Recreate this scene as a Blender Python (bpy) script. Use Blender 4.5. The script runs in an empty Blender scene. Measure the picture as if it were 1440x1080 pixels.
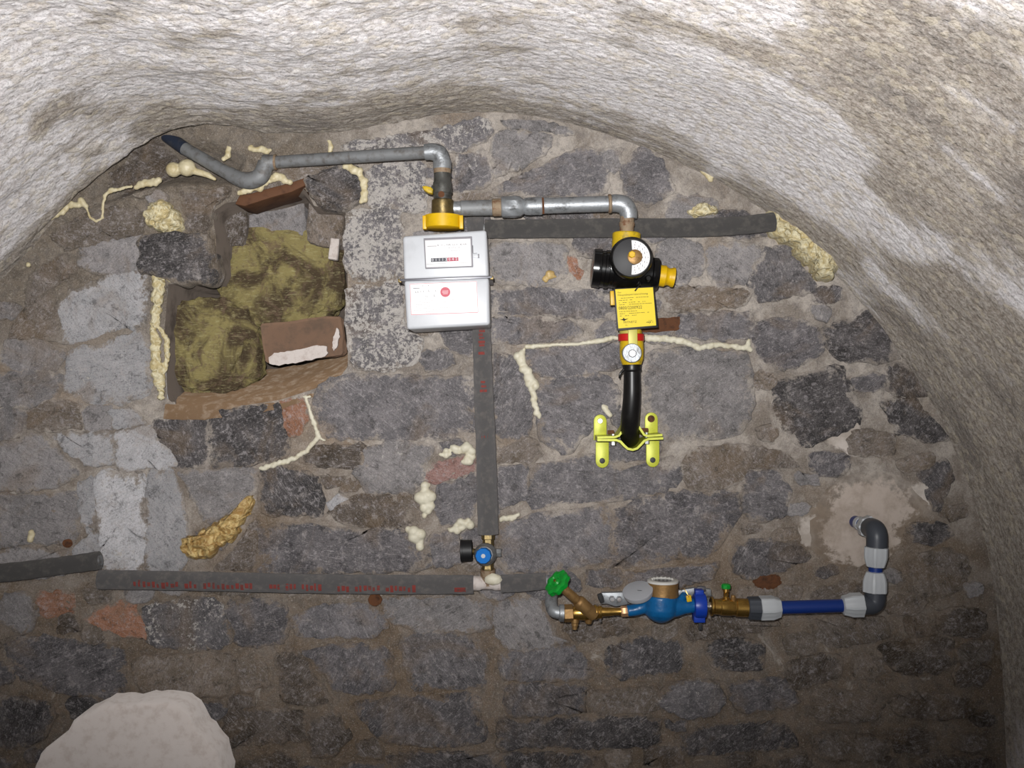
import bpy, bmesh, math, random
import numpy as np
from mathutils import Vector, Matrix
sc = bpy.context.scene
C = sc.collection
random.seed(7)
rng = np.random.default_rng(7)
PI = math.pi

# ------------------------------------------------------------------ camera, world, light, exposure
F = 1400.0            # focal length in pixels of a 1440 px wide frame
D = 2.45              # camera to end wall, metres
CZ = 1.45             # eye height
cam = bpy.data.cameras.new('camera')
cam.sensor_width = 36.0
cam.lens = 36.0 * F / 1440.0
cam.clip_start = 0.02
camo = bpy.data.objects.new('camera', cam)
camo.location = (0, -D, CZ)
camo.rotation_euler = (PI / 2, 0, 0)
C.objects.link(camo)
sc.camera = camo

world = bpy.data.worlds.new('cellar_air')
sc.world = world
world.use_nodes = True
world.node_tree.nodes['Background'].inputs[0].default_value = (0.9, 0.95, 1.0, 1)
world.node_tree.nodes['Background'].inputs[1].default_value = 0.45

flash = bpy.data.lights.new('camera_flash', 'SPOT')
flash.energy = 192
flash.color = (1.0, 0.985, 0.97)
flash.spot_size = math.radians(100)
flash.spot_blend = 1.0
flash.shadow_soft_size = 0.014
flo = bpy.data.objects.new('camera_flash', flash)
flo.location = (-0.035, -D - 0.01, CZ + 0.065)
flo.rotation_euler = (math.radians(90 + 18), 0, math.radians(4))
C.objects.link(flo)

sc.view_settings.view_transform = 'Standard'
sc.view_settings.look = 'None'
sc.view_settings.gamma = 1.0
sc.view_settings.use_curve_mapping = False
sc.view_settings.exposure = 0.1

# ------------------------------------------------------------------ numeric helpers
def sS(d=0.0):
    return (D - d) / F

def P(px, py, d=0.0):
    s = sS(d)
    return Vector(((px - 720) * s, -d, CZ + (540 - py) * s))

def _h(ix, iy, iz, seed):
    n = (ix * 374761393 + iy * 668265263 + iz * 2147483647 + seed * 1274126177) & 0xFFFFFFFF
    n = ((n ^ (n >> 13)) * 1274126177) & 0xFFFFFFFF
    n = n ^ (n >> 16)
    return (n & 0xFFFF) / 65535.0

def vnoise(x, y, z, seed=0):
    x = np.asarray(x, float); y = np.asarray(y, float); z = np.asarray(z, float)
    x, y, z = np.broadcast_arrays(x, y, z)
    ix = np.floor(x).astype(np.int64); iy = np.floor(y).astype(np.int64); iz = np.floor(z).astype(np.int64)
    fx = x - ix; fy = y - iy; fz = z - iz
    fx = fx * fx * (3 - 2 * fx); fy = fy * fy * (3 - 2 * fy); fz = fz * fz * (3 - 2 * fz)
    r = 0
    for a in (0, 1):
        for b in (0, 1):
            for c in (0, 1):
                w = (fx if a else 1 - fx) * (fy if b else 1 - fy) * (fz if c else 1 - fz)
                r = r + w * _h(ix + a, iy + b, iz + c, seed)
    return r * 2 - 1

def fbm(x, y, z, oct=4, seed=0):
    r = 0; a = 1.0; t = 0
    for i in range(oct):
        k = 2.0 ** i
        r = r + a * vnoise(np.asarray(x) * k, np.asarray(y) * k, np.asarray(z) * k, seed + i * 17)
        t += a; a *= 0.5
    return r / t

def in_poly(px, py, poly):
    px = np.asarray(px, float); py = np.asarray(py, float)
    c = np.zeros(np.broadcast(px, py).shape, bool)
    n = len(poly)
    for i in range(n):
        x1, y1 = poly[i]; x2, y2 = poly[(i + 1) % n]
        if y1 == y2: continue
        cond = ((y1 > py) != (y2 > py)) & (px < (x2 - x1) * (py - y1) / (y2 - y1) + x1)
        c ^= cond
    return c

def poly_dist(px, py, poly, closed=True):
    px = np.asarray(px, float); py = np.asarray(py, float)
    best = np.full(px.shape, 1e9); bx = px.copy(); by = py.copy()
    n = len(poly)
    for i in range(n if closed else n - 1):
        x1, y1 = poly[i]; x2, y2 = poly[(i + 1) % n]
        dx, dy = x2 - x1, y2 - y1
        t = np.clip(((px - x1) * dx + (py - y1) * dy) / (dx * dx + dy * dy + 1e-9), 0, 1)
        qx = x1 + t * dx; qy = y1 + t * dy
        dd = np.hypot(px - qx, py - qy)
        m = dd < best
        best = np.where(m, dd, best); bx = np.where(m, qx, bx); by = np.where(m, qy, by)
    return best, bx, by

def resample(poly, n, closed=True):
    p = np.array(poly + ([poly[0]] if closed else []), float)
    seg = np.hypot(*(p[1:] - p[:-1]).T)
    L = np.concatenate([[0], np.cumsum(seg)])
    t = np.linspace(0, L[-1], n + 1)[:-1] if closed else np.linspace(0, L[-1], n)
    return np.stack([np.interp(t, L, p[:, k]) for k in range(p.shape[1])], 1)

def chaikin(poly, it=1):
    p = [tuple(q) for q in poly]
    for _ in range(it):
        o = []
        for i in range(len(p)):
            a = p[i]; b = p[(i + 1) % len(p)]
            o.append((a[0] * .78 + b[0] * .22, a[1] * .78 + b[1] * .22))
            o.append((a[0] * .22 + b[0] * .78, a[1] * .22 + b[1] * .78))
        p = o
    return p

# ------------------------------------------------------------------ object helpers
def tag(o, label=None, cat=None, group=None, kind=None):
    if label: o['label'] = label
    if cat: o['category'] = cat
    if group: o['group'] = group
    if kind: o['kind'] = kind
    return o

def empty(name, loc, label, cat, group=None):
    o = bpy.data.objects.new(name, None)
    o.location = loc
    o.empty_display_size = 0.05
    C.objects.link(o)
    return tag(o, label, cat, group)

def wloc(o):
    v = Vector(o.location)
    while o.parent:
        o = o.parent; v += Vector(o.location)
    return v

def obj(name, geo, m, parent=None, smooth=True, sharp=40, attrs=None, uv=None, origin=None):
    V, Fc = geo
    A = np.array(V, float).reshape(-1, 3)
    if parent is None:
        if origin is None:
            lo = A.min(0); hi = A.max(0)
            org = Vector(((lo[0] + hi[0]) / 2, (lo[1] + hi[1]) / 2, lo[2]))
        else:
            org = Vector(origin)
        base = Vector((0, 0, 0))
    else:
        base = wloc(parent)
        org = Vector(A.mean(0))
    me = bpy.data.meshes.new(name)
    me.from_pydata((A - np.array(org)).tolist(), [], Fc)
    me.update()
    if smooth:
        me.polygons.foreach_set('use_smooth', [True] * len(me.polygons))
        if sharp: me.set_sharp_from_angle(angle=math.radians(sharp))
    if attrs:
        for k, vals in attrs.items():
            a = me.attributes.new(k, 'FLOAT', 'POINT')
            a.data.foreach_set('value', list(vals))
    if uv is not None:
        l = me.uv_layers.new(name='UVMap')
        vi = np.empty(len(me.loops), np.int32)
        me.loops.foreach_get('vertex_index', vi)
        l.data.foreach_set('uv', np.asarray(uv, np.float32)[vi].ravel())
    if m: me.materials.append(m)
    o = bpy.data.objects.new(name, me)
    o.location = org - base
    if parent: o.parent = parent
    C.objects.link(o)
    return o

def join(*gs):
    V = []; Fc = []
    for g in gs:
        k = len(V)
        V += list(g[0]); Fc += [tuple(i + k for i in f) for f in g[1]]
    return V, Fc

def frame_of(t):
    t = t.normalized()
    a = Vector((0, 0, 1)) if abs(t.z) < 0.9 else Vector((0, 1, 0))
    u = t.cross(a).normalized()
    return u, t.cross(u).normalized()

def tube(path, r, n=18, caps=True, jit=0.0, closed=False):
    path = [Vector(p) for p in path]
    m = len(path)
    rs = r if isinstance(r, (list, tuple)) else [r] * m
    V = []; Fc = []
    u = None
    for i in range(m):
        if closed: t = path[(i + 1) % m] - path[i - 1]
        else: t = path[min(i + 1, m - 1)] - path[max(i - 1, 0)]
        if t.length < 1e-9: t = Vector((0, 0, 1))
        t.normalize()
        if u is None: u, _ = frame_of(t)
        else: u = (u - t * u.dot(t)).normalized()
        w = t.cross(u)
        for k in range(n):
            a = 2 * PI * k / n
            rr = rs[i] * (1 + (random.uniform(-jit, jit) if jit else 0))
            V.append(path[i] + (u * math.cos(a) + w * math.sin(a)) * rr)
    for i in range(m if closed else m - 1):
        j = (i + 1) % m
        for k in range(n):
            k2 = (k + 1) % n
            Fc.append((i * n + k, i * n + k2, j * n + k2, j * n + k))
    if caps and not closed:
        Fc.append(tuple(range(n))[::-1]); Fc.append(tuple((m - 1) * n + k for k in range(n)))
    return V, Fc

def lathe(p0, p1, prof, n=24, rot=0.0, squash=None):
    """profile [(fraction along p0-p1, radius in metres)]"""
    p0 = Vector(p0); p1 = Vector(p1)
    t = (p1 - p0)
    u, w = frame_of(t)
    V = []; Fc = []
    for (f, r) in prof:
        for k in range(n):
            a = 2 * PI * k / n + rot
            V.append(p0 + t * f + (u * math.cos(a) + w * math.sin(a)) * max(r, 1e-5))
    m = len(prof)
    for i in range(m - 1):
        for k in range(n):
            k2 = (k + 1) % n
            Fc.append((i * n + k, i * n + k2, (i + 1) * n + k2, (i + 1) * n + k))
    Fc.append(tuple(range(n))[::-1]); Fc.append(tuple((m - 1) * n + k for k in range(n)))
    return V, Fc

def L(a, b, prof, n=24, rot=0.0):
    """lathe between two (px, py, d) points, radii in photo pixels at that depth"""
    s = sS((a[2] + b[2]) / 2)
    p0 = P(*a); p1 = P(*b)
    if tuple(a[:2]) == tuple(b[:2]): p0 = Vector((p1.x, p0.y, p1.z))      # straight out of the wall
    return lathe(p0, p1, [(f, r * s) for f, r in prof], n, rot)

def T(pts, r, n=18, caps=True, sub=True, jit=0.0):
    """tube through (px, py, d) points, r in photo pixels"""
    s = sS(pts[0][2])
    path = [P(*p) for p in pts]
    rr = [q * s for q in r] if isinstance(r, (list, tuple)) else [r * s] * len(path)
    if sub and len(path) > 2:
        path, rr = spline(path, rr)
    return tube(path, rr, n, caps, jit)

def spline(path, rr, k=6):
    o = []; ro = []
    m = len(path)
    for i in range(m - 1):
        p0 = path[max(i - 1, 0)]; p1 = path[i]; p2 = path[i + 1]; p3 = path[min(i + 2, m - 1)]
        for j in range(k):
            t = j / k
            o.append(0.5 * ((2 * p1) + (p2 - p0) * t + (2 * p0 - 5 * p1 + 4 * p2 - p3) * t * t + (-p0 + 3 * p1 - 3 * p2 + p3) * t ** 3))
            ro.append(rr[i] * (1 - t) + rr[i + 1] * t)
    o.append(path[-1]); ro.append(rr[-1])
    return o, ro

def fillet(path, rad, k=6):
    """polyline with rounded corners"""
    path = [Vector(p) for p in path]
    o = [path[0]]
    for i in range(1, len(path) - 1):
        a, b, c = path[i - 1], path[i], path[i + 1]
        d1 = (a - b); d2 = (c - b)
        r = min(rad, d1.length * .49, d2.length * .49)
        s = b + d1.normalized() * r; e = b + d2.normalized() * r
        for j in range(k + 1):
            t = j / k
            o.append(s * (1 - t) ** 2 + b * 2 * t * (1 - t) + e * t * t)
    o.append(path[-1])
    return o

def bm_geo(bm):
    bm.verts.index_update()
    V = [v.co.copy() for v in bm.verts]
    Fc = [tuple(v.index for v in f.verts) for f in bm.faces]
    bm.free()
    return V, Fc

def box(c, size, rot=None, bev=0.0, seg=3):
    bm = bmesh.new()
    bmesh.ops.create_cube(bm, size=1.0)
    bmesh.ops.scale(bm, vec=Vector(size), verts=bm.verts)
    if bev: bmesh.ops.bevel(bm, geom=list(bm.edges), offset=bev, segments=seg, affect='EDGES', profile=0.5)
    if rot is not None: bmesh.ops.transform(bm, matrix=rot.to_4x4(), verts=bm.verts)
    bmesh.ops.translate(bm, vec=Vector(c), verts=bm.verts)
    return bm_geo(bm)

def boxp(px, py, d, w, h, t, roll=0.0, bev=0.0, yaw=0.0, seg=3):
    """box centred at a photo pixel and depth; w, h in pixels, t in metres"""
    s = sS(d)
    R = Matrix.Rotation(-math.radians(yaw), 3, 'Z') @ Matrix.Rotation(-math.radians(roll), 3, 'Y')
    return box(P(px, py, d), (w * s, t, h * s), R, bev, seg)

def prism(poly, d0, d1, bev=0.0, seg=2):
    """extrude a pixel outline (sized at depth d1) from depth d0 out to d1"""
    pts = [P(x, y, d1) for x, y in poly]
    bm = bmesh.new()
    a = [bm.verts.new(p) for p in pts]
    b = [bm.verts.new(Vector((p.x, -d0, p.z))) for p in pts]
    n = len(pts)
    bm.faces.new(a); bm.faces.new(b[::-1])
    for i in range(n):
        bm.faces.new((a[i], b[i], b[(i + 1) % n], a[(i + 1) % n]))
    bmesh.ops.recalc_face_normals(bm, faces=bm.faces)
    if bev:
        bmesh.ops.bevel(bm, geom=[e for e in bm.edges], offset=bev, segments=seg, affect='EDGES', profile=0.5)
    return bm_geo(bm)

def text_geo(s, px, py, d, h, roll=0.0, width=None, out=0.0004):
    """lettering lying flat on a face that looks at the room; h = letter height in px, (px, py) its lower left"""
    cu = bpy.data.curves.new('lettering', 'FONT')
    cu.body = s
    cu.size = 1.0
    cu.resolution_u = 2
    o = bpy.data.objects.new('lettering_tmp', cu)
    C.objects.link(o)
    dg = bpy.context.evaluated_depsgraph_get()
    me = bpy.data.meshes.new_from_object(o.evaluated_get(dg))
    V = [v.co.copy() for v in me.vertices]; Fc = [tuple(p.vertices) for p in me.polygons]
    bpy.data.objects.remove(o); bpy.data.curves.remove(cu); bpy.data.meshes.remove(me)
    mx = max(v.x for v in V); k = h / 0.7
    kx = k if width is None else width / mx
    a = math.radians(roll); c0 = P(px, py, d); s_ = sS(d)
    R = []
    for v in V:
        x = v.x * kx; y = v.y * k
        R.append(c0 + Vector(((x * math.cos(a) - y * math.sin(a)) * s_, -out, (x * math.sin(a) + y * math.cos(a)) * s_)))
    return R, Fc

def strokes(lines, d, out=0.0003):
    """flat printed bars: (x0, y0, x1, y1, thickness) in px"""
    V = []; Fc = []
    for (x0, y0, x1, y1, t) in lines:
        n = Vector((-(y1 - y0), x1 - x0)); n = n.normalized() * t / 2 if n.length else Vector((0, t / 2))
        k = len(V)
        for (x, y) in ((x0 - n.x, y0 - n.y), (x1 - n.x, y1 - n.y), (x1 + n.x, y1 + n.y), (x0 + n.x, y0 + n.y)):
            V.append(P(x, y, d) + Vector((0, -out, 0)))
        Fc.append((k, k + 3, k + 2, k + 1))
    return V, Fc

# ------------------------------------------------------------------ material helpers
def srgb(r, g, b):
    def f(c):
        c /= 255.0
        return c / 12.92 if c <= 0.04045 else ((c + 0.055) / 1.055) ** 2.4
    return (f(r), f(g), f(b), 1.0)

class NT:
    def __init__(s, name):
        s.m = bpy.data.materials.new(name); s.m.use_nodes = True
        s.t = s.m.node_tree; s.b = s.t.nodes['Principled BSDF']
        s.x = 0
    def n(s, typ, **kw):
        o = s.t.nodes.new(typ)
        for k, v in kw.items(): setattr(o, k, v)
        return o
    def l(s, a, b): s.t.links.new(a, b)
    def val(s, sock, v):
        if hasattr(v, 'is_linked') or hasattr(v, 'links'): s.l(v, sock)
        else: sock.default_value = v
    def noise(s, co, scale, detail=4, rough=0.6, dist=0.0):
        o = s.n('ShaderNodeTexNoise')
        o.inputs['Scale'].default_value = scale; o.inputs['Detail'].default_value = detail
        o.inputs['Roughness'].default_value = rough; o.inputs['Distortion'].default_value = dist
        if co is not None: s.l(co, o.inputs['Vector'])
        return o.outputs['Fac']
    def voro(s, co, scale, feature='F1'):
        o = s.n('ShaderNodeTexVoronoi', feature=feature)
        o.inputs['Scale'].default_value = scale
        s.l(co, o.inputs['Vector'])
        return o.outputs['Distance']
    def ramp(s, f, a, b, lo=0.0, hi=1.0):
        o = s.n('ShaderNodeMapRange', interpolation_type='SMOOTHSTEP')
        s.l(f, o.inputs[0])
        s.val(o.inputs[1], a); s.val(o.inputs[2], b)
        o.inputs[3].default_value = lo; o.inputs[4].default_value = hi
        return o.outputs[0]
    def math(s, op, a, b=None, clamp=False):
        o = s.n('ShaderNodeMath', operation=op); o.use_clamp = clamp
        s.val(o.inputs[0], a)
        if b is not None: s.val(o.inputs[1], b)
        return o.outputs[0]
    def mix(s, f, a, b, blend='MIX'):
        o = s.n('ShaderNodeMix', data_type='RGBA', blend_type=blend)
        s.val(o.inputs[0], f); s.val(o.inputs[6], a); s.val(o.inputs[7], b)
        return o.outputs[2]
    def mapping(s, co, scale=(1, 1, 1), rot=(0, 0, 0)):
        o = s.n('ShaderNodeMapping')
        o.inputs['Scale'].default_value = scale; o.inputs['Rotation'].default_value = rot
        s.l(co, o.inputs['Vector'])
        return o.outputs[0]
    def bump(s, h, strength=0.5, dist=0.004, prev=None):
        o = s.n('ShaderNodeBump')
        o.inputs['Strength'].default_value = strength; o.inputs['Distance'].default_value = dist
        s.l(h, o.inputs['Height'])
        if prev is not None: s.l(prev, o.inputs['Normal'])
        return o.outputs[0]
    def fin(s, col, rough=0.9, nor=None, metal=None, spec=None):
        s.val(s.b.inputs['Base Color'], col); s.val(s.b.inputs['Roughness'], rough)
        if metal is not None: s.val(s.b.inputs['Metallic'], metal)
        if spec is not None: s.val(s.b.inputs['Specular IOR Level'], spec)
        if nor is not None: s.l(nor, s.b.inputs['Normal'])
        if not hasattr(rough, 'links') and rough >= 0.9 or spec == 0.3 or spec == 0.25: s.b.inputs['Diffuse Roughness'].default_value = 1.0
        return s.m

def geo_pos(t):
    return t.n('ShaderNodeNewGeometry').outputs['Position']

def simple(name, col, rough=0.5, metal=0.0, col2=None, scale=60, amt=0.5, bump=0.0, bscale=200, spec=None, lo=0.45, hi=0.7):
    t = NT(name)
    co = geo_pos(t)
    c = col
    if col2 is not None:
        f = t.ramp(t.noise(co, scale, 5, 0.65), lo, hi, 0, amt)
        c = t.mix(f, col, col2)
    nor = None
    if bump:
        nor = t.bump(t.noise(co, bscale, 4, 0.6), bump, 0.002)
    return t.fin(c, rough, nor, metal, spec)

M = {}
# ---- mortar / plaster bed of the end wall
def mortar_colour(t, co):
    big = t.noise(co, 2.6, 4, 0.6, 0.6)
    mid = t.noise(co, 11, 5, 0.65, 0.4)
    fine = t.noise(co, 55, 5, 0.7)
    c = t.mix(t.ramp(mid, 0.36, 0.62), srgb(150, 140, 130), srgb(196, 187, 178))
    c = t.mix(t.ramp(big, 0.50, 0.66, 0, 0.55), c, srgb(150, 126, 98))
    c = t.mix(t.ramp(fine, 0.42, 0.68, 0, 0.45), c, srgb(116, 111, 110))
    sep = t.n('ShaderNodeSeparateXYZ'); t.l(co, sep.inputs[0])
    # river-clay bedding low in the wall is browner than the lime used higher up
    low = t.ramp(t.math('ADD', sep.outputs[2], t.math('MULTIPLY', mid, 0.5)), 0.95, 1.75, 1, 0)
    c = t.mix(t.math('MULTIPLY', low, 0.72), c, t.mix(t.ramp(fine, .3, .7), srgb(82, 69, 57), srgb(136, 115, 92)))
    hx = t.ramp(t.math('ADD', sep.outputs[0], t.math('MULTIPLY', mid, 0.4)), -0.42, -0.05, 1, 0)
    hz = t.ramp(t.math('ADD', sep.outputs[2], t.math('MULTIPLY', mid, 0.3)), 1.62, 1.82, 0, 1)
    c = t.mix(t.math('MULTIPLY', t.math('MULTIPLY', hx, hz), 0.72), c, t.mix(t.ramp(fine, .35, .65), srgb(82, 72, 60), srgb(134, 121, 104)))
    return c, fine, mid
def grain(t, c, co, amt=0.5, scale=330):
    """crystalline grain: lighter and darker specks a couple of millimetres across"""
    g = t.noise(co, scale, 2, 0.6)
    c = t.mix(t.ramp(g, 0.52, 0.68, 0, amt), c, t.mix(0.6, c, srgb(225, 218, 214)))
    return t.mix(t.ramp(g, 0.48, 0.34, 0, amt), c, t.mix(0.75, c, (0.01, 0.01, 0.01, 1)))

def mk_mortar():
    t = NT('lime_mortar')
    co = geo_pos(t)
    c, fine, mid = mortar_colour(t, co)
    speck = t.noise(co, 160, 3, 0.7)
    c = t.mix(t.ramp(speck, 0.58, 0.72, 0, 0.5), c, srgb(205, 196, 184))
    c = t.mix(t.ramp(t.noise(co, 7, 5, 0.7, 1.0), 0.60, 0.70, 0, 0.7), c, srgb(196, 188, 180))
    c = grain(t, c, co, .26)
    nb = t.bump(fine, 0.9, 0.007)
    nb = t.bump(t.noise(co, 220, 4, 0.7), 0.8, 0.003, nb)
    return t.fin(c, 0.93, nb, spec=0.25)
M['mortar'] = mk_mortar()

def mk_stone():
    t = NT('rubble_stone')
    co = geo_pos(t)
    oi = t.n('ShaderNodeObjectInfo')
    ed = t.n('ShaderNodeAttribute', attribute_name='edge').outputs['Fac']
    # each stone has its own bedding direction
    vr = t.n('ShaderNodeVectorRotate', rotation_type='Y_AXIS')
    t.l(co, vr.inputs['Vector']); t.l(t.math('MULTIPLY', t.math('SUBTRACT', oi.outputs['Random'], 0.5), 2.6), vr.inputs['Angle'])
    stri = t.noise(t.mapping(vr.outputs[0], (30, 60, 210)), 1.0, 4, 0.65, 0.25)
    scra = t.noise(t.mapping(vr.outputs[0], (45, 80, 420), (0, 0.9, 0)), 1.0, 3, 0.6, 0.1)
    mid = t.noise(co, 14, 5, 0.66, 0.5)
    fine = t.noise(co, 90, 5, 0.72)
    speck = t.noise(co, 260, 3, 0.7)
    base = oi.outputs['Color']
    c = t.mix(t.ramp(mid, 0.32, 0.68), t.mix(0.24, base, (0.012, 0.011, 0.011, 1)), t.mix(0.20, base, srgb(190, 182, 182)))
    c = t.mix(t.ramp(stri, 0.46, 0.68, 0, 0.42), c, t.mix(0.55, base, (0.014, 0.013, 0.013, 1)))
    c = t.mix(t.ramp(fine, 0.52, 0.66, 0, 0.55), c, srgb(184, 178, 180))
    c = t.mix(t.ramp(scra, 0.58, 0.70, 0, 0.5), c, srgb(196, 190, 190))
    c = t.mix(t.ramp(speck, 0.56, 0.70, 0, 0.55), c, srgb(50, 46, 44))
    # brown silt film
    c = t.mix(t.ramp(t.noise(co, 5.5, 5, 0.65, 0.8), 0.50, 0.66, 0, 0.42), c, srgb(136, 116, 94))
    # mortar smeared over the rim
    mc, _, _ = mortar_colour(t, co)
    en = t.math('ADD', t.math('MULTIPLY', t.math('SUBTRACT', mid, 0.5), 1.3), t.math('MULTIPLY', t.math('SUBTRACT', fine, 0.5), 0.7))
    sm = t.ramp(t.math('ADD', ed, en), 0.84, 1.02, 0, 0.9)
    c = t.mix(sm, c, mc)
    # remains of limewash, amount carried by the object's colour alpha
    thr = t.math('SUBTRACT', 0.70, t.math('MULTIPLY', oi.outputs['Alpha'], 0.27))
    wn = t.math('ADD', t.math('MULTIPLY', t.noise(co, 15, 5, 0.7, 0.6), 0.42), t.math('MULTIPLY', t.noise(co, 105, 4, 0.75), 0.58))
    w = t.ramp(wn, thr, t.math('ADD', thr, 0.035))
    c = t.mix(t.math('MULTIPLY', w, 0.9), c, t.mix(fine, srgb(170, 165, 162), srgb(224, 218, 211)))
    mot = t.noise(co, 36, 7, 0.82, 0.4)
    c = t.mix(t.ramp(mot, 0.47, 0.36, 0, 0.62), c, t.mix(0.8, c, (0.012, 0.011, 0.010, 1)))
    c = t.mix(t.ramp(mot, 0.54, 0.66, 0, 0.42), c, srgb(198, 190, 186))
    c = grain(t, c, co, .24)
    nb = t.bump(stri, 0.5, 0.004)
    nb = t.bump(t.noise(co, 45, 6, 0.7), 0.9, 0.006, nb)
    nb = t.bump(fine, 0.8, 0.003, nb)
    return t.fin(c, t.ramp(speck, 0.4, 0.7, 0.92, 0.66), nb, spec=0.3)
M['stone'] = mk_stone()

def mk_vault():
    t = NT('limewashed_vault')
    uv = t.n('ShaderNodeUVMap').outputs[0]
    co = geo_pos(t)
    st = t.noise(t.mapping(uv, (1.1, 5.2, 1)), 1.0, 6, 0.66, 0.35)
    st2 = t.noise(t.mapping(uv, (3.2, 17, 1)), 1.0, 5, 0.66, 0.3)
    mid = t.noise(co, 13, 6, 0.7, 0.5)
    fine = t.noise(co, 70, 5, 0.72)
    wob = t.n('ShaderNodeTexNoise'); wob.inputs['Scale'].default_value = 30; t.l(co, wob.inputs['Vector'])
    vn = t.n('ShaderNodeTexVoronoi'); vn.inputs['Scale'].default_value = 62
    t.l(t.mix(0.018, co, wob.outputs['Color'], 'ADD'), vn.inputs['Vector'])
    vo = vn.outputs['Distance']
    cell = t.n('ShaderNodeSeparateColor'); t.l(vn.outputs['Color'], cell.inputs[0])
    att = t.n('ShaderNodeAttribute', attribute_name='bare').outputs['Fac']
    white = t.mix(t.ramp(fine, 0.35, 0.65), srgb(212, 207, 208), srgb(238, 235, 236))
    cream = t.mix(t.ramp(mid, 0.5, 0.7), white, srgb(220, 211, 201))
    bare = t.mix(t.ramp(fine, 0.35, 0.65), srgb(142, 132, 121), srgb(190, 182, 173))
    bare = t.mix(t.ramp(t.noise(co, 6, 4, 0.6), 0.5, 0.66, 0, 0.6), bare, srgb(122, 116, 112))
    k = t.math('ADD', t.math('MULTIPLY', st, 0.62), t.math('ADD', t.math('MULTIPLY', st2, 0.34), t.math('MULTIPLY', mid, 0.40)))
    k = t.math('ADD', t.math('MULTIPLY', t.math('SUBTRACT', fine, .5), .35), t.math('SUBTRACT', k, 0.13))
    k = t.math('ADD', k, att)
    c = t.mix(t.ramp(k, 0.54, 0.70), cream, bare)
    # granules of the plaster, each with its own tint, dirt between them
    c = t.mix(t.ramp(cell.outputs[0], 0.70, 0.95, 0, 0.34), c, srgb(214, 202, 178))
    c = t.mix(t.ramp(cell.outputs[1], 0.74, 0.98, 0, 0.22), c, srgb(166, 155, 147))
    c = t.mix(t.ramp(vo, 0.55, 0.85, 0, 0.32), c, srgb(138, 126, 115))
    sp = t.noise(co, 190, 3, 0.7)
    c = t.mix(t.ramp(sp, 0.56, 0.72, 0, 0.55), c, srgb(140, 126, 110))
    c = grain(t, c, co, .4, 240)
    nb = t.bump(t.math('MULTIPLY', vo, -1), 0.5, 0.009)
    nb = t.bump(mid, 0.35, 0.012, nb)
    nb = t.bump(fine, 0.9, 0.006, nb)
    nb = t.bump(sp, 0.6, 0.002, nb)
    return t.fin(c, 0.9, nb, spec=0.25)
M['vault'] = mk_vault()

def mk_patch(name, a, b):
    t = NT(name); co = geo_pos(t)
    ed = t.n('ShaderNodeAttribute', attribute_name='edge').outputs['Fac']
    mc, fine, mid = mortar_colour(t, co)
    c = t.mix(t.ramp(t.noise(co, 16, 5, .65), .4, .65), a, b)
    en = t.math('ADD', t.math('MULTIPLY', t.math('SUBTRACT', mid, 0.5), 1.5), t.math('MULTIPLY', t.math('SUBTRACT', fine, 0.5), 0.9))
    c = t.mix(t.ramp(t.math('ADD', ed, en), .72, .95), c, mc)
    return t.fin(c, 0.92, t.bump(fine, .5, .004), spec=0.25)
M['patch'] = mk_patch('smooth_repair_plaster', srgb(208, 196, 186), srgb(182, 168, 155))
M['scab'] = mk_patch('flaking_limewash', srgb(222, 214, 207), srgb(192, 182, 172))
M['floor'] = simple('earth_floor', srgb(62, 50, 40), 0.95, 0, srgb(98, 84, 68), 9, 0.8, 0.8, 40)
M['slab'] = simple('limewashed_slab', srgb(244, 236, 231), 0.9, 0, srgb(222, 210, 202), 40, 0.7, 0.6, 90)
M['niche'] = simple('dark_niche_stone', srgb(104, 94, 86), 0.95, 0, srgb(66, 58, 52), 14, 0.9, 0.9, 60)  # dark grey-brown mottle over the whole niche lining
M['dust'] = simple('brown_rubble_dust', srgb(138, 112, 86), 0.95, 0, srgb(182, 164, 144), 40, 0.7, 0.9, 120)
def mk_foam(name, a, b):
    t = NT(name); co = geo_pos(t)
    f = t.noise(co, 55, 3, .5, 1.6); g = t.noise(co, 150, 4, .6, .8)
    c = t.mix(t.ramp(f, .38, .62), b, a)
    nb = t.bump(f, .9, .009); nb = t.bump(g, .5, .003, nb)
    return t.fin(c, .33, nb)
M['foam_fold'] = mk_foam('folded_foam', srgb(242, 232, 196), srgb(216, 198, 148))
M['foam_goldfold'] = mk_foam('golden_folded_foam', srgb(226, 198, 136), srgb(184, 146, 88))
M['foam'] = simple('cured_foam', srgb(230, 218, 182), 0.42, 0, srgb(202, 182, 130), 45, 0.7, 0.5, 110, lo=0.42, hi=0.66)
M['foam_pale'] = simple('fresh_pale_foam', srgb(232, 226, 204), 0.5, 0, srgb(206, 194, 162), 50, 0.6, 0.5, 120)
M['foam_gold'] = simple('aged_golden_foam', srgb(212, 182, 122), 0.38, 0, srgb(164, 128, 72), 40, 0.8, 0.6, 100)
M['wood'] = simple('rusty_brown_lintel', srgb(108, 72, 48), 0.8, 0, srgb(70, 40, 24), 30, 0.8, 0.6, 70)
M['brick'] = simple('old_brick', srgb(138, 110, 90), 0.92, 0, srgb(112, 94, 80), 26, 0.8, 0.8, 120)
M['white'] = simple('cracked_white_paint', srgb(222, 212, 206), 0.8, 0, srgb(178, 160, 150), 60, 0.6, 0.4, 160)

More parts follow.
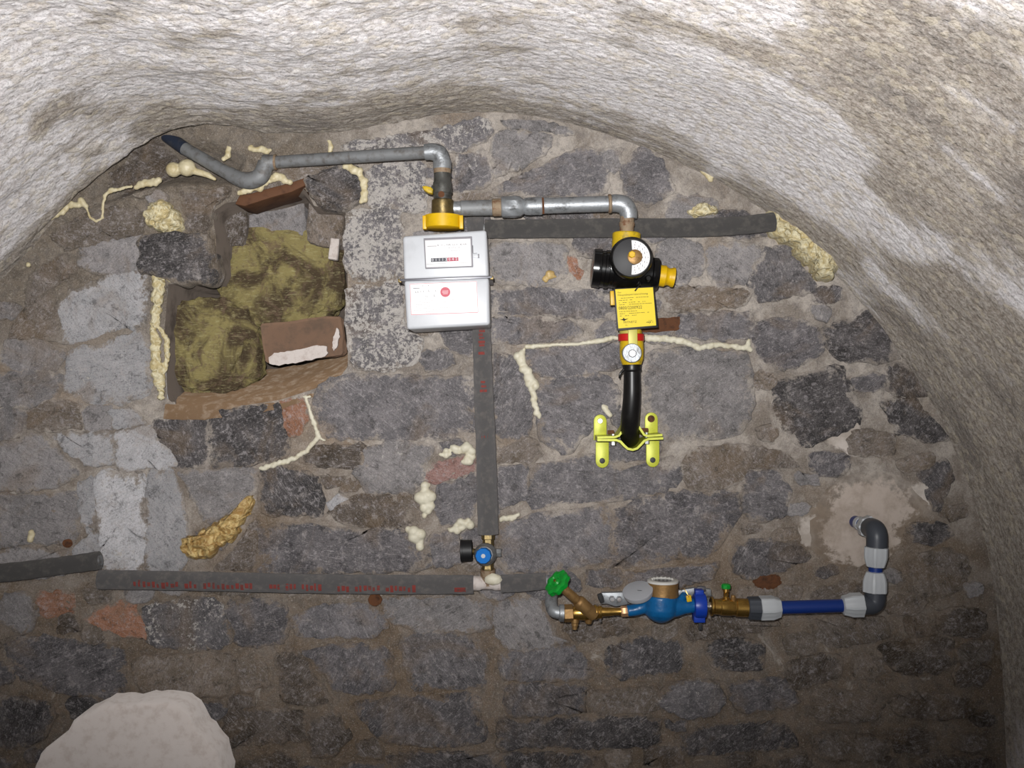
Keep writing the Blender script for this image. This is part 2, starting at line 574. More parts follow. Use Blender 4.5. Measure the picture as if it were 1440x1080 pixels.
def mk_wool():
    t = NT('mineral_wool_fibre')
    co = geo_pos(t)
    a = t.noise(co, 9, 5, 0.65, 0.8); b = t.noise(co, 30, 6, 0.7, 1.2); f = t.noise(t.mapping(co, (60, 60, 220)), 1.0, 5, 0.7, 0.6)
    c = t.mix(t.ramp(a, 0.40, 0.58), srgb(88, 75, 59), srgb(160, 148, 100))
    c = t.mix(t.ramp(b, 0.5, 0.66, 0, 0.8), c, srgb(122, 102, 86))
    c = t.mix(t.ramp(f, 0.5, 0.72, 0, 0.5), c, srgb(204, 196, 150))
    nb = t.bump(f, 0.8, 0.005); nb = t.bump(b, 0.9, 0.012, nb)
    return t.fin(c, 0.97, nb, spec=0.1)
M['wool'] = mk_wool()

M['galv'] = simple('galvanised_steel', srgb(176, 180, 184), 0.46, 0.55, srgb(112, 112, 112), 50, 0.85, 0.35, 160)
M['galv_dull'] = simple('dusty_galvanised_steel', srgb(146, 148, 150), 0.6, 0.3, srgb(104, 98, 92), 40, 0.8, 0.3, 160)
M['bluepipe_dark'] = simple('dark_blue_painted_steel', srgb(54, 62, 80), 0.5, 0.2, srgb(84, 84, 90), 40, 0.6)
M['rust'] = simple('rust', srgb(112, 72, 46), 0.9, 0.0, srgb(60, 40, 30), 60, 0.8, 0.7, 150)
M['rusty_galv'] = simple('rust_ringed_steel', srgb(160, 140, 116), 0.7, 0.2, srgb(120, 76, 48), 90, 0.9, 0.4, 160)
M['oldbrass'] = simple('tarnished_brass', srgb(128, 110, 70), 0.42, 0.7, srgb(78, 70, 52), 50, 0.8, 0.2, 160)
M['valvesteel'] = simple('dark_valve_steel', srgb(112, 112, 108), 0.42, 0.6, srgb(66, 64, 58), 50, 0.9, 0.3, 160)
M['brass'] = simple('bright_brass', srgb(206, 164, 88), 0.27, 0.9, srgb(150, 112, 56), 50, 0.6)
M['brass_dull'] = simple('dull_cast_brass', srgb(168, 132, 84), 0.5, 0.6, srgb(120, 90, 56), 60, 0.6, 0.3, 200)
M['copper'] = simple('pale_bronze_nut', srgb(226, 178, 134), 0.35, 0.5)
M['chrome'] = simple('bright_zinc', srgb(206, 206, 208), 0.25, 0.9)
M['yellow'] = simple('yellow_plastic', srgb(236, 190, 10), 0.42, 0, srgb(196, 150, 8), 60, 0.4)
M['yellow_dirty'] = simple('scuffed_yellow_paint', srgb(222, 186, 26), 0.5, 0, srgb(140, 120, 40), 60, 0.7)
M['yelgreen'] = simple('yellow_green_chromate', srgb(214, 220, 74), 0.42, 0.1, srgb(180, 180, 60), 60, 0.4)
M['strapyel'] = simple('pale_yellow_strap', srgb(206, 196, 96), 0.45, 0.1)
M['tagyel'] = simple('sign_yellow', srgb(244, 216, 0), 0.5)
M['red'] = simple('red_plastic', srgb(206, 36, 30), 0.4)
M['black'] = simple('gloss_black_enamel', srgb(16, 15, 16), 0.2, 0, srgb(34, 32, 30), 60, 0.4)
M['blackmat'] = simple('matt_black_plastic', srgb(26, 26, 28), 0.5)
M['charcoal'] = simple('charcoal_disc', srgb(58, 58, 60), 0.55)
M['rubber'] = simple('black_rubber_hose', srgb(20, 19, 19), 0.36, 0, srgb(36, 34, 32), 50, 0.6)
M['ink'] = simple('black_ink', srgb(30, 26, 20), 0.7)
M['greyink'] = simple('faded_grey_ink', srgb(104, 102, 108), 0.7)
M['redink'] = simple('faded_red_ink', srgb(216, 112, 126), 0.7)
M['redprint'] = simple('worn_red_print', srgb(142, 60, 54), 0.85, 0, srgb(84, 72, 68), 120, 0.9)
M['paper'] = simple('white_paper', srgb(250, 249, 250), 0.45)
M['meter'] = simple('pale_grey_enamel', srgb(212, 215, 220), 0.38, 0, srgb(190, 192, 196), 20, 0.4)
M['meter_dark'] = simple('mid_grey_trim', srgb(150, 148, 154), 0.45)  # plain mid grey of the window frame and latch seal
M['seam'] = simple('bare_metal_seam', srgb(130, 130, 136), 0.35, 0.6)
M['counter_black'] = simple('counter_black', srgb(30, 32, 52), 0.4)
M['counter_red'] = simple('counter_red', srgb(176, 44, 74), 0.4)
M['digit'] = simple('counter_digit', srgb(232, 232, 236), 0.5)
M['insul'] = simple('grey_foam_insulation', srgb(96, 94, 94), 0.9, 0, srgb(124, 118, 114), 60, 0.6, 0.4, 260)
M['insul_dark'] = simple('dark_foam_insulation', srgb(80, 78, 77), 0.9, 0, srgb(108, 104, 99), 50, 0.6, 0.4, 260)
M['blueknob'] = simple('blue_knob', srgb(30, 118, 204), 0.75, spec=0.2)
M['green'] = simple('green_handwheel', srgb(18, 158, 52), 0.36, 0, srgb(10, 122, 40), 60, 0.4)
M['meterblue'] = simple('water_meter_blue', srgb(24, 104, 164), 0.3, 0, srgb(18, 84, 138), 50, 0.6, 0.35, 120)
M['clampblue'] = simple('blue_plastic', srgb(24, 66, 178), 0.35)
M['peblue'] = simple('blue_polyethylene', srgb(26, 56, 132), 0.35)
M['whitenut'] = simple('pale_grey_plastic', srgb(206, 210, 214), 0.4)
M['greyfit'] = simple('dark_grey_plastic', srgb(72, 76, 84), 0.4)
M['lid'] = simple('grey_plastic_lid', srgb(178, 180, 186), 0.45)
M['lightplastic'] = simple('white_plastic', srgb(224, 222, 216), 0.4)
M['glass'] = simple('dark_dial', srgb(60, 60, 62), 0.2)

# ================================================================== THE SETTING
NICHE = [(238, 400), (296, 396), (306, 380), (306, 335), (300, 300), (318, 286), (372, 278), (428, 264), (442, 290), (486, 294), (489, 400), (490, 515), (478, 532), (440, 548), (395, 562), (320, 574), (250, 574), (234, 560), (232, 470)]
RECESS = [(110, 300), (170, 212), (225, 186), (300, 196), (350, 220), (330, 262), (240, 262), (180, 280)]

def Hh(X, Z):
    """relief of the end wall in metres towards the room"""
    h = 0.016 * fbm(X * 2.2, Z * 2.2, 3.1, 3, 3) + 0.007 * fbm(X * 9, Z * 9, 1.7, 3, 5)
    px = 720 + X * F / D; py = 540 - (Z - CZ) * F / D
    ins = in_poly(px, py, RECESS)
    dd, _, _ = poly_dist(px, py, RECESS)
    h = h - np.where(ins, 0.11 * np.clip(dd / 28.0, 0, 1), 0)
    return h

# ---- end wall: mortar bed
def build_wall():
    step = 5.0
    xs = np.arange(-420, 1500 + step, step); ys = np.arange(110, 1375 + step, step)
    gx, gy = np.meshgrid(xs, ys)
    dist, qx, qy = poly_dist(gx, gy, NICHE)
    near = dist < 3.2
    gx = np.where(near, qx, gx); gy = np.where(near, qy, gy)
    s = sS()
    X = (gx - 720) * s; Z = CZ + (540 - gy) * s
    H = Hh(X, Z) + 0.004 * fbm(X * 40, Z * 40, 0.3, 4, 9)
    ny, nx = gx.shape
    V = np.stack([X, -H, Z], -1).reshape(-1, 3)
    cx = (gx[:-1, :-1] + gx[1:, 1:] + gx[1:, :-1] + gx[:-1, 1:]) / 4; cy = (gy[:-1, :-1] + gy[1:, 1:] + gy[1:, :-1] + gy[:-1, 1:]) / 4
    hole = in_poly(cx, cy, NICHE)
    Fc = []
    for j in range(ny - 1):
        for i in range(nx - 1):
            if hole[j, i]: continue
            a = j * nx + i
            Fc.append((a, a + nx, a + nx + 1, a + 1))
    return [tuple(v) for v in V], Fc
wall = obj('wall_back', build_wall(), M['mortar'], origin=(0, 0, 0), sharp=None)
tag(wall, 'rubble stone end wall of the cellar set in brown and grey mortar', kind='structure')

# ---- niche lining
def build_niche():
    n = 120
    ring = resample(NICHE, n)
    s = sS(); V = []; Fc = []
    cx, cy = ring.mean(0)
    h0 = Hh((ring[:, 0] - 720) * s, CZ + (540 - ring[:, 1]) * s)
    lev = [0.0, 0.02, 0.05, 0.09, 0.14, 0.20, 0.26, 0.30]
    jj = [fbm(np.arange(n) * 0.23, np.full(n, dp * 22), 4.2, 3, 21) for dp in lev]
    for q, dp in enumerate(lev):
        for i, (x, y) in enumerate(ring):
            j = jj[q][i] * (8 if q else 0)
            k = 1 - 0.10 * dp / 0.3
            xx = cx + (x - cx) * k + j * np.sign(x - cx) * -0.6; yy = cy + (y - cy) * k + j * 0.6
            X = (xx - 720) * s; Z = CZ + (540 - yy) * s
            h = float(h0[i]) if q == 0 else 0
            V.append((X, dp - h, Z))
    m = len(lev)
    for q in range(m - 1):
        for i in range(n):
            k = (i + 1) % n
            Fc.append((q * n + i, (q + 1) * n + i, (q + 1) * n + k, q * n + k))
    c = len(V); V.append(((cx - 720) * s, 0.32, CZ + (540 - cy) * s))
    for i in range(n):
        Fc.append(((m - 1) * n + i, c, (m - 1) * n + (i + 1) % n))
    return V, Fc
nic = obj('niche_lining', build_niche(), M['niche'], wall, sharp=None)
nic['label'] = 'dark broken-out niche in the stone wall'

# ---- vault
ARCH = [(-330, 1375), (-335, 1100), (-310, 900), (-255, 760), (-170, 610), (-80, 490), (0, 400), (75, 318), (140, 245), (205, 190), (290, 176), (380, 186), (480, 188), (570, 172), (650, 160), (720, 158), (800, 170), (880, 195), (960, 226), (1040, 268), (1110, 318), (1180, 388), (1240, 462), (1295, 545), (1340, 630), (1378, 730), (1400, 830), (1412, 950), (1418, 1100), (1424, 1375)]
def arch_samples(n):
    pts = chaikin_open(ARCH, 2)
    return resample(pts, n, closed=False)
def chaikin_open(p, it):
    for _ in range(it):
        o = [p[0]]
        for i in range(len(p) - 1):
            a, b = p[i], p[i + 1]
            o += [(a[0] * .75 + b[0] * .25, a[1] * .75 + b[1] * .25), (a[0] * .25 + b[0] * .75, a[1] * .25 + b[1] * .75)]
        o.append(p[-1]); p = o
    return p

BRUSH = [(.26, 75, [(1240, 90), (1330, 170), (1440, 230)]), (.20, 60, [(1440, 60), (1330, 60), (1200, 40)]), (.14, 40, [(1120, 60), (1180, 110), (1260, 190)]),
         (.22, 45, [(1240, 250), (1340, 300), (1440, 330)]), (.30, 42, [(1060, 240), (1140, 310), (1230, 370), (1330, 440), (1440, 560)]),
         (.34, 80, [(1260, 500), (1350, 560), (1440, 680)]), (.32, 90, [(1380, 700), (1430, 800), (1440, 950)]), (.30, 40, [(1330, 390), (1440, 470)]),
         (-.24, 26, [(1010, 200), (1100, 262), (1200, 310), (1327, 362), (1440, 432)]), (-.26, 17, [(1220, 380), (1300, 440), (1360, 480), (1420, 540)]),
         (-.14, 40, [(960, 120), (1060, 160), (1200, 250)]), (.16, 26, [(880, 30), (960, 60), (1080, 80)]), (.12, 22, [(650, 40), (740, 60)]),
         (.20, 22, [(60, 170), (130, 150), (190, 170)]), (.20, 18, [(20, 70), (110, 40), (160, 20)]), (.16, 18, [(100, 220), (180, 200), (240, 160)]),
         (.18, 16, [(250, 60), (300, 50), (340, 30)]), (.34, 34, [(230, 170), (300, 178), (380, 190), (470, 185), (560, 165), (640, 150)]), (.12, 14, [(380, 150), (470, 130)]),
         (.34, 36, [(-20, 440), (40, 375), (90, 315), (140, 262)]), (.2, 22, [(680, 150), (780, 158), (880, 185), (980, 225)]), (-.10, 30, [(0, 290), (120, 220), (240, 170), (400, 110)])]
def build_vault():
    na = 620
    prof = arch_samples(na)
    s = sS()
    A = np.stack([(prof[:, 0] - 720) * s, CZ + (540 - prof[:, 1]) * s], 1)
    tan = np.gradient(A, axis=0); tan /= np.linalg.norm(tan, axis=1)[:, None]
    nor = np.stack([tan[:, 1], -tan[:, 0]], 1)            # points into the room
    al = np.concatenate([[0], np.cumsum(np.linalg.norm(np.diff(A, axis=0), axis=1))])
    dep = np.concatenate([np.linspace(-0.14, 1.25, 170), np.linspace(1.27, 3.6, 46)])
    nd = len(dep)
    U, Dp = np.meshgrid(al, dep)
    ax = np.broadcast_to(A[:, 0], U.shape); az = np.broadcast_to(A[:, 1], U.shape)
    left = np.clip((0.55 - ax) / 0.7, 0.15, 1.0)          # lumpier to the left
    h = 0.020 * fbm(U * 1.3, Dp * 2.6, 0.5, 3, 31)
    h = h + 0.007 * fbm(U * 4, Dp * 4, 1.5, 2, 37) * (0.3 + left)
    lump = np.abs(fbm(U * 20, Dp * 20, 2.5, 2, 41))
    h = h + 0.0055 * (0.3 - lump) * (0.1 + left)
    h = h + 0.003 * fbm(U * 36, Dp * 36, 3.5, 2, 43) * (0.3 + left)
    # broken lip hanging in front of the recess at upper left
    pxs = prof[:, 0]
    lip = np.exp(-((pxs - 190) / 75.0) ** 2)
    h = h - 0.10 * lip[None, :] * np.clip((0.035 - Dp) / 0.012, 0, 1) + 0.02 * lip[None, :] * (Dp >= 0.035)
    X = ax + nor[:, 0] * h; Z = az + nor[:, 1] * h
    Y = -Dp
    V = np.stack([X, Y, Z], -1).reshape(-1, 3)
    Fc = []
    for j in range(nd - 1):
        for i in range(na - 1):
            a = j * na + i
            Fc.append((a, a + 1, a + na + 1, a + na))
    # where the limewash has worn off the vault (stain map traced on the surface)
    fx = 720 + X * F / np.maximum(D - Dp, .2); fy = 540 - (Z - CZ) * F / np.maximum(D - Dp, .2)
    ok = Dp < 1.9
    bare = np.full(U.shape, -0.02) + np.where(Dp < 0.07, (0.07 - Dp) * 1.2, 0)
    for st, wd, line in BRUSH:
        dd, _, _ = poly_dist(fx, fy, line, closed=False)
        bare = bare + np.where(ok, .8 * st * np.exp(-(dd / wd) ** 2), 0)
    bare = bare + np.where(ax > 0.2, np.clip((Dp - 0.5) / 1.2, 0, 1) * .06, 0)
    return [tuple(v) for v in V], Fc, bare.ravel(), np.stack([U.ravel(), Dp.ravel()], 1)
vV, vF, vB, vUV = build_vault()
vault = obj('ceiling', (vV, vF), M['vault'], origin=(0, 0, 0), sharp=None, attrs={'bare': vB}, uv=vUV)
tag(vault, 'rough limewashed barrel vault of the cellar', kind='structure')

fl = obj('floor', box((0, -1.8, -0.05), (3.8, 3.9, 0.1)), M['floor'], smooth=False)
tag(fl, 'dark trodden earth floor of the cellar', kind='structure')

# ---- stones of the end wall, traced one by one
COL = {'D': (124, 121, 124), 'M': (160, 156, 156), 'L': (212, 211, 214), 'K': (74, 71, 72), 'B': (136, 123, 109),
       'R': (178, 124, 92), 'P': (184, 140, 130), 'E': (104, 101, 104), 'N': (98, 86, 73)}
ST = []
def S(k, pts, wash=0.0, h=None):
    ST.append((k, pts, wash, h))
S('L', [(82,427),(110,407),(160,390),(207,383),(211,417),(203,460),(167,463),(133,473),(97,482),(83,457)], .35)
S('K', [(205,338),(250,333),(298,336),(306,378),(300,397),(258,399),(232,388),(206,384)], .12, .03)
S('M', [(120,352),(160,338),(202,337),(203,383),(150,386),(118,374)], .15)
S('B', [(76,330),(112,306),(160,296),(200,300),(196,330),(140,340),(100,352)])
S('N', [(258,270),(325,268),(318,283),(302,294),(298,330),(268,326),(264,300)])
S('B', [(26,446),(76,404),(80,440),(88,482),(50,474),(12,476)])
S('B', [(40,392),(92,356),(112,380),(80,400),(42,432)])
S('N', [(152,252),(186,206),(222,192),(236,228),(204,262),(162,276)])
S('L', [(98,493),(133,487),(200,467),(211,493),(208,550),(173,567),(123,563),(90,547),(97,520)], .4)
S('M', [(8,483),(50,477),(90,495),(75,521),(30,523),(3,510)])
S('M', [(-5,527),(60,522),(86,530),(75,560),(40,573),(-5,570)], .2)
S('M', [(-8,578),(33,574),(36,612),(-8,618)], .2)
S('B', [(40,577),(80,562),(106,571),(112,600),(75,605),(42,600)])
S('M', [(118,575),(152,572),(155,602),(120,603)])
S('L', [(157,577),(185,573),(202,595),(165,602)])
S('L', [(77,614),(157,609),(160,650),(130,655),(100,637)])
S('L', [(163,610),(212,603),(240,640),(248,655),(172,662),(165,640)])
S('K', [(220,590),(292,582),(293,654),(250,656),(236,640),(216,608)])
S('K', [(297,581),(360,572),(392,569),(400,600),(405,640),(350,652),(298,654)])
S('R', [(396,568),(427,561),(432,590),(416,612),(402,606)], 0, .004)
S('L', [(136,670),(200,669),(205,740),(204,802),(145,800),(138,720)], .45)
S('L', [(209,669),(240,667),(257,700),(264,740),(260,780),(250,806),(210,804)], .15)
S('M', [(-6,626),(58,612),(94,650),(108,664),(70,688),(-6,690)], .15)
S('M', [(-6,697),(70,697),(106,692),(116,725),(100,765),(40,762),(-6,772)], .2)
S('L', [(112,690),(130,678),(134,735),(120,742)], .2)
S('L', [(105,770),(134,748),(140,783),(110,792)], .2)
S('M', [(252,664),(360,657),(363,690),(330,715),(292,737),(268,690)], .2)
S('N', [(300,800),(330,770),(362,728),(364,801)])
S('K', [(369,662),(395,654),(440,666),(454,700),(447,724),(371,721),(367,690)])
S('E', [(367,742),(440,740),(500,746),(588,748),(598,800),(420,803),(367,803)], .12)
S('D', [(488,302),(562,292),(566,350),(568,388),(500,394),(488,370)], .85)
S('D', [(491,407),(566,397),(571,465),(594,480),(590,505),(545,520),(500,518),(491,480)], .8)
S('D', [(452,546),(490,527),(560,530),(664,532),(665,613),(560,616),(466,614),(447,580)], .1)
S('D', [(622,464),(662,464),(664,500),(630,490)])
S('N', [(433,641),(450,629),(503,628),(503,655),(460,654),(430,651)])
S('M', [(510,632),(560,622),(608,627),(598,650),(588,690),(520,688),(502,668)], .4)
S('N', [(466,720),(515,693),(548,698),(580,725),(575,740),(500,737)])
S('L', [(467,706),(480,696),(505,708),(498,718),(470,716)])
S('P', [(603,673),(606,655),(640,646),(667,646),(667,660),(640,672),(615,680)], 0, .004)
S('D', [(616,686),(667,667),(668,724),(626,737),(613,715)])
S('D', [(606,752),(640,747),(652,790),(610,796)])
S('D', [(694,502),(730,506),(744,550),(748,590),(734,614),(698,616)])
S('D', [(743,494),(800,487),(870,482),(874,510),(850,520),(780,530),(756,520)])
S('D', [(761,536),(850,527),(869,546),(871,575),(835,600),(800,638),(766,620),(756,590)])
S('B', [(702,627),(750,620),(760,640),(745,650),(702,650)])
S('D', [(698,660),(740,656),(744,698),(702,712)])
S('D', [(748,656),(800,647),(835,637),(870,662),(938,642),(958,660),(938,688),(860,703),(790,708),(752,712)])
S('D', [(702,736),(780,722),(848,714),(862,738),(846,790),(780,800),(707,803)])
S('E', [(866,720),(900,702),(960,692),(1028,692),(1038,720),(1000,778),(900,793),(854,795)])
S('E', [(830,802),(868,801),(868,822),(832,819)])
S('E', [(880,806),(950,797),(998,792),(990,816),(900,830)])
S('M', [(911,497),(960,492),(1045,497),(1054,520),(1057,570),(1040,610),(990,615),(938,620),(927,600),(903,560),(900,512)], .38)
S('M', [(694,192),(720,184),(773,193),(770,210),(740,234),(696,248),(692,215)], .25)
S('D', [(699,268),(773,229),(817,209),(842,217),(851,255),(846,276),(702,274)])
S('M', [(845,214),(873,212),(869,234),(860,244),(851,235)])
S('D', [(874,235),(900,207),(929,226),(950,270),(910,288),(882,276)])
S('M', [(719,170),(760,172),(788,180),(798,189),(730,182)])
S('D', [(500,202),(560,192),(605,187),(605,204),(500,211)], .7)
S('D', [(612,184),(680,168),(689,190),(650,214),(627,210)], .65)
S('D', [(641,223),(684,214),(689,240),(687,261),(641,269)], .5)
S('D', [(520,236),(594,226),(599,270),(594,298),(521,288)], .85)
S('K', [(431,257),(462,243),(492,236),(507,242),(511,284),(486,294),(456,294),(440,275)], .1, .03)
S('B', [(650,275),(685,273),(688,284),(650,287)])
S('M', [(692,347),(750,342),(794,347),(792,385),(770,398),(702,398)])
S('R', [(797,362),(808,365),(818,380),(812,389),(803,380)], 0, .003)
S('D', [(692,412),(760,407),(833,412),(860,430),(840,448),(770,442),(702,440)])
S('D', [(692,447),(755,449),(800,454),(808,470),(760,480),(693,481)])
S('D', [(841,462),(862,452),(867,475),(842,478)])
S('M', [(926,342),(960,337),(984,347),(988,380),(960,398),(928,394)], .45)
S('M', [(996,350),(1040,340),(1068,352),(1048,398),(1010,402),(994,380)], .25)
S('D', [(1071,351),(1110,347),(1144,400),(1139,411),(1071,424),(1053,400)])
S('B', [(932,404),(1000,406),(1046,412),(1038,428),(952,438)], .3)
S('D', [(958,445),(1050,441),(1051,476),(1000,476),(957,471)])
S('E', [(1061,460),(1085,451),(1130,451),(1149,465),(1151,495),(1130,510),(1095,519),(1076,505),(1062,485)])
S('K', [(1157,466),(1180,456),(1228,434),(1244,450),(1250,480),(1263,504),(1230,509),(1182,504),(1167,490)])
S('K', [(1245,521),(1265,513),(1288,530),(1304,550),(1280,556),(1252,554)])
S('K', [(1089,541),(1140,526),(1180,514),(1195,545),(1209,580),(1204,600),(1170,613),(1131,628),(1107,614),(1091,580)], .2)
S('K', [(1239,566),(1285,561),(1316,598),(1330,618),(1300,620),(1262,608)])
S('B', [(1062,630),(1095,636),(1112,655),(1060,656),(1050,640)])
S('B', [(972,632),(1048,626),(1052,655),(1030,684),(975,686),(962,655)], .2)
S('D', [(1050,667),(1095,662),(1109,690),(1104,724),(1061,733),(1042,710)])
S('E', [(1032,771),(1070,757),(1118,767),(1133,785),(1100,799),(1052,813),(1033,800)])
S('E', [(1291,662),(1326,648),(1338,668),(1318,718),(1302,700)])
S('K', [(1277,741),(1320,736),(1334,751),(1310,764),(1282,760)])
S('B', [(1272,782),(1338,772),(1362,792),(1348,828),(1292,838)], .15)
S('M', [(8,837),(45,832),(56,860),(40,888),(0,870)], .2)
S('R', [(52,836),(98,833),(104,864),(62,867)], 0, .004)
S('R', [(122,872),(150,851),(185,846),(200,870),(208,896),(180,894),(140,882)], 0, .005)
S('D', [(207,852),(270,842),(308,846),(324,905),(280,911),(216,904)], .62)
S('E', [(318,847),(398,842),(404,900),(338,908)], .1)
S('E', [(17,897),(60,896),(170,912),(172,960),(165,984),(100,974),(22,950)])
S('B', [(192,926),(280,917),(323,922),(328,974),(230,984),(194,960)])
S('B', [(333,926),(370,931),(380,960),(342,969)])
S('K', [(-4,977),(70,986),(80,1010),(60,1040),(-4,1052)])
S('K', [(95,986),(130,977),(140,990),(110,1009)])
S('N', [(326,1000),(385,996),(420,1002),(428,1038),(318,1046)])
S('N', [(391,921),(420,916),(440,945),(468,985),(430,991),(396,980)])
S('E', [(428,916),(455,911),(500,906),(547,916),(549,964),(500,974),(472,965),(447,935)])
S('D', [(419,871),(450,853),(520,851),(538,875),(520,894),(426,892)])
S('M', [(547,842),(640,840),(686,850),(678,884),(600,889),(556,875)])
S('D', [(566,896),(610,887),(664,892),(684,930),(679,963),(581,968),(569,930)], .15)
S('E', [(501,991),(560,982),(668,977),(678,1040),(610,1049),(541,1040)])
S('N', [(436,1006),(474,1001),(492,1040),(468,1060),(440,1062)])
S('M', [(702,846),(760,842),(780,890),(798,900),(740,914),(712,908),(692,870)])
S('D', [(712,921),(798,907),(828,940),(818,954),(716,953)])
S('E', [(716,961),(818,961),(813,1000),(721,1003)])
S('E', [(856,911),(900,897),(958,902),(953,940),(861,952)])
S('B', [(832,972),(918,967),(923,995),(842,1000)], .1)
S('K', [(781,1011),(913,1007),(910,1045),(800,1049),(772,1040)])
S('K', [(702,1011),(764,1011),(764,1045),(707,1049)])
S('K', [(562,1061),(640,1058),(690,1058),(700,1090),(562,1090)])
S('K', [(710,1060),(828,1062),(838,1092),(712,1092)])
S('D', [(928,976),(942,957),(1000,957),(1013,975),(1004,1000),(960,1004),(932,991)], .45, .02)
S('K', [(957,1031),(1010,1017),(1098,1012),(1108,1050),(962,1058)])
S('E', [(1024,962),(1098,952),(1118,988),(1042,998)])

HX0, HX1, HY0, HY1, HC = -420, 1500, 140, 1375, 3
def build_stones():
    gx, gy = np.meshgrid(np.arange(HX0, HX1, HC), np.arange(HY0, HY1, HC))
    occ = np.zeros(gx.shape, bool)
    arch = [tuple(p) for p in resample(chaikin_open(ARCH, 2), 120, closed=False)]
    inside = in_poly(gx, gy, arch)
    dA, _, _ = poly_dist(gx, gy, arch, closed=False)
    free = inside & (dA > 14)
    for po, mg in ((NICHE, 6), (RECESS, 0), ([(1130,735),(1150,690),(1205,662),(1275,668),(1300,715),(1270,770),(1200,800),(1155,790)], 0)):
        free &= ~in_poly(gx, gy, po)
        dd, _, _ = poly_dist(gx, gy, po); free &= dd > mg
    slab_zone = in_poly(gx, gy, [(60,1080),(110,1010),(230,1000),(290,1060),(300,1375),(20,1375)])
    for k, pts, w, h in ST:
        occ |= in_poly(gx, gy, pts)
    r = random.Random(11)
    def grow(o, n):
        q = o.copy()
        for _ in range(n):
            z = q.copy(); z[1:] |= q[:-1]; z[:-1] |= q[1:]; z[:, 1:] |= q[:, :-1]; z[:, :-1] |= q[:, 1:]; q = z
        return q
    bad = grow(occ, 1) | ~free | slab_zone
    extra = []
    sizes = [(95, 42), (80, 38), (64, 36), (50, 30), (38, 24), (28, 18)]
    tries = [500, 600, 800, 1000, 1400, 1400]
    ys_all, xs_all = np.nonzero(~bad)
    for (w0, h0), nt in zip(sizes, tries):
        ys_all, xs_all = np.nonzero(~bad)
        for _ in range(nt):
            if len(extra) + len(ST) > 288 or len(ys_all) == 0: break
            q = r.randrange(len(ys_all))
            j0, i0 = ys_all[q], xs_all[q]
            if bad[j0, i0]: continue
            cx = HX0 + i0 * HC; cy = HY0 + j0 * HC
            if cy > 1110 or cx < -150 or cx > 1430: continue
            w = w0 * r.uniform(.8, 1.25); h = h0 * r.uniform(.8, 1.2); a = math.radians(r.uniform(-12, 8))
            base = [(-.5, -.35), (-.2, -.52), (.25, -.5), (.5, -.3), (.48, .3), (.15, .5), (-.3, .48), (-.5, .25)]
            poly = []
            for (u, v) in base:
                u = u * w + r.uniform(-.07, .07) * w; v = v * h + r.uniform(-.09, .09) * h
                poly.append((cx + u * math.cos(a) - v * math.sin(a), cy + u * math.sin(a) + v * math.cos(a)))
            m0 = max(0, int((min(p[0] for p in poly) - HX0) / HC) - 1); m1 = int((max(p[0] for p in poly) - HX0) / HC) + 2
            n0 = max(0, int((min(p[1] for p in poly) - HY0) / HC) - 1); n1 = int((max(p[1] for p in poly) - HY0) / HC) + 2
            sub = in_poly(gx[n0:n1, m0:m1], gy[n0:n1, m0:m1], poly)
            if (sub & bad[n0:n1, m0:m1]).any(): continue
            if cy > 860: k = r.choice('KNNEEB' if cx < 950 else 'NNBKNB')
            elif cx < 200: k = r.choice('MMLB')
            elif cx < 500: k = r.choice('EBMN')
            elif cx > 1000: k = r.choice('BBEM')
            else: k = r.choice('DDMB')
            extra.append((k, poly, r.choice([0, 0, .1, .25]), None))
            bad[n0:n1, m0:m1] |= grow(np.pad(sub, 2), 2)[2:-2, 2:-2]
    return extra
ALL = ST + build_stones()

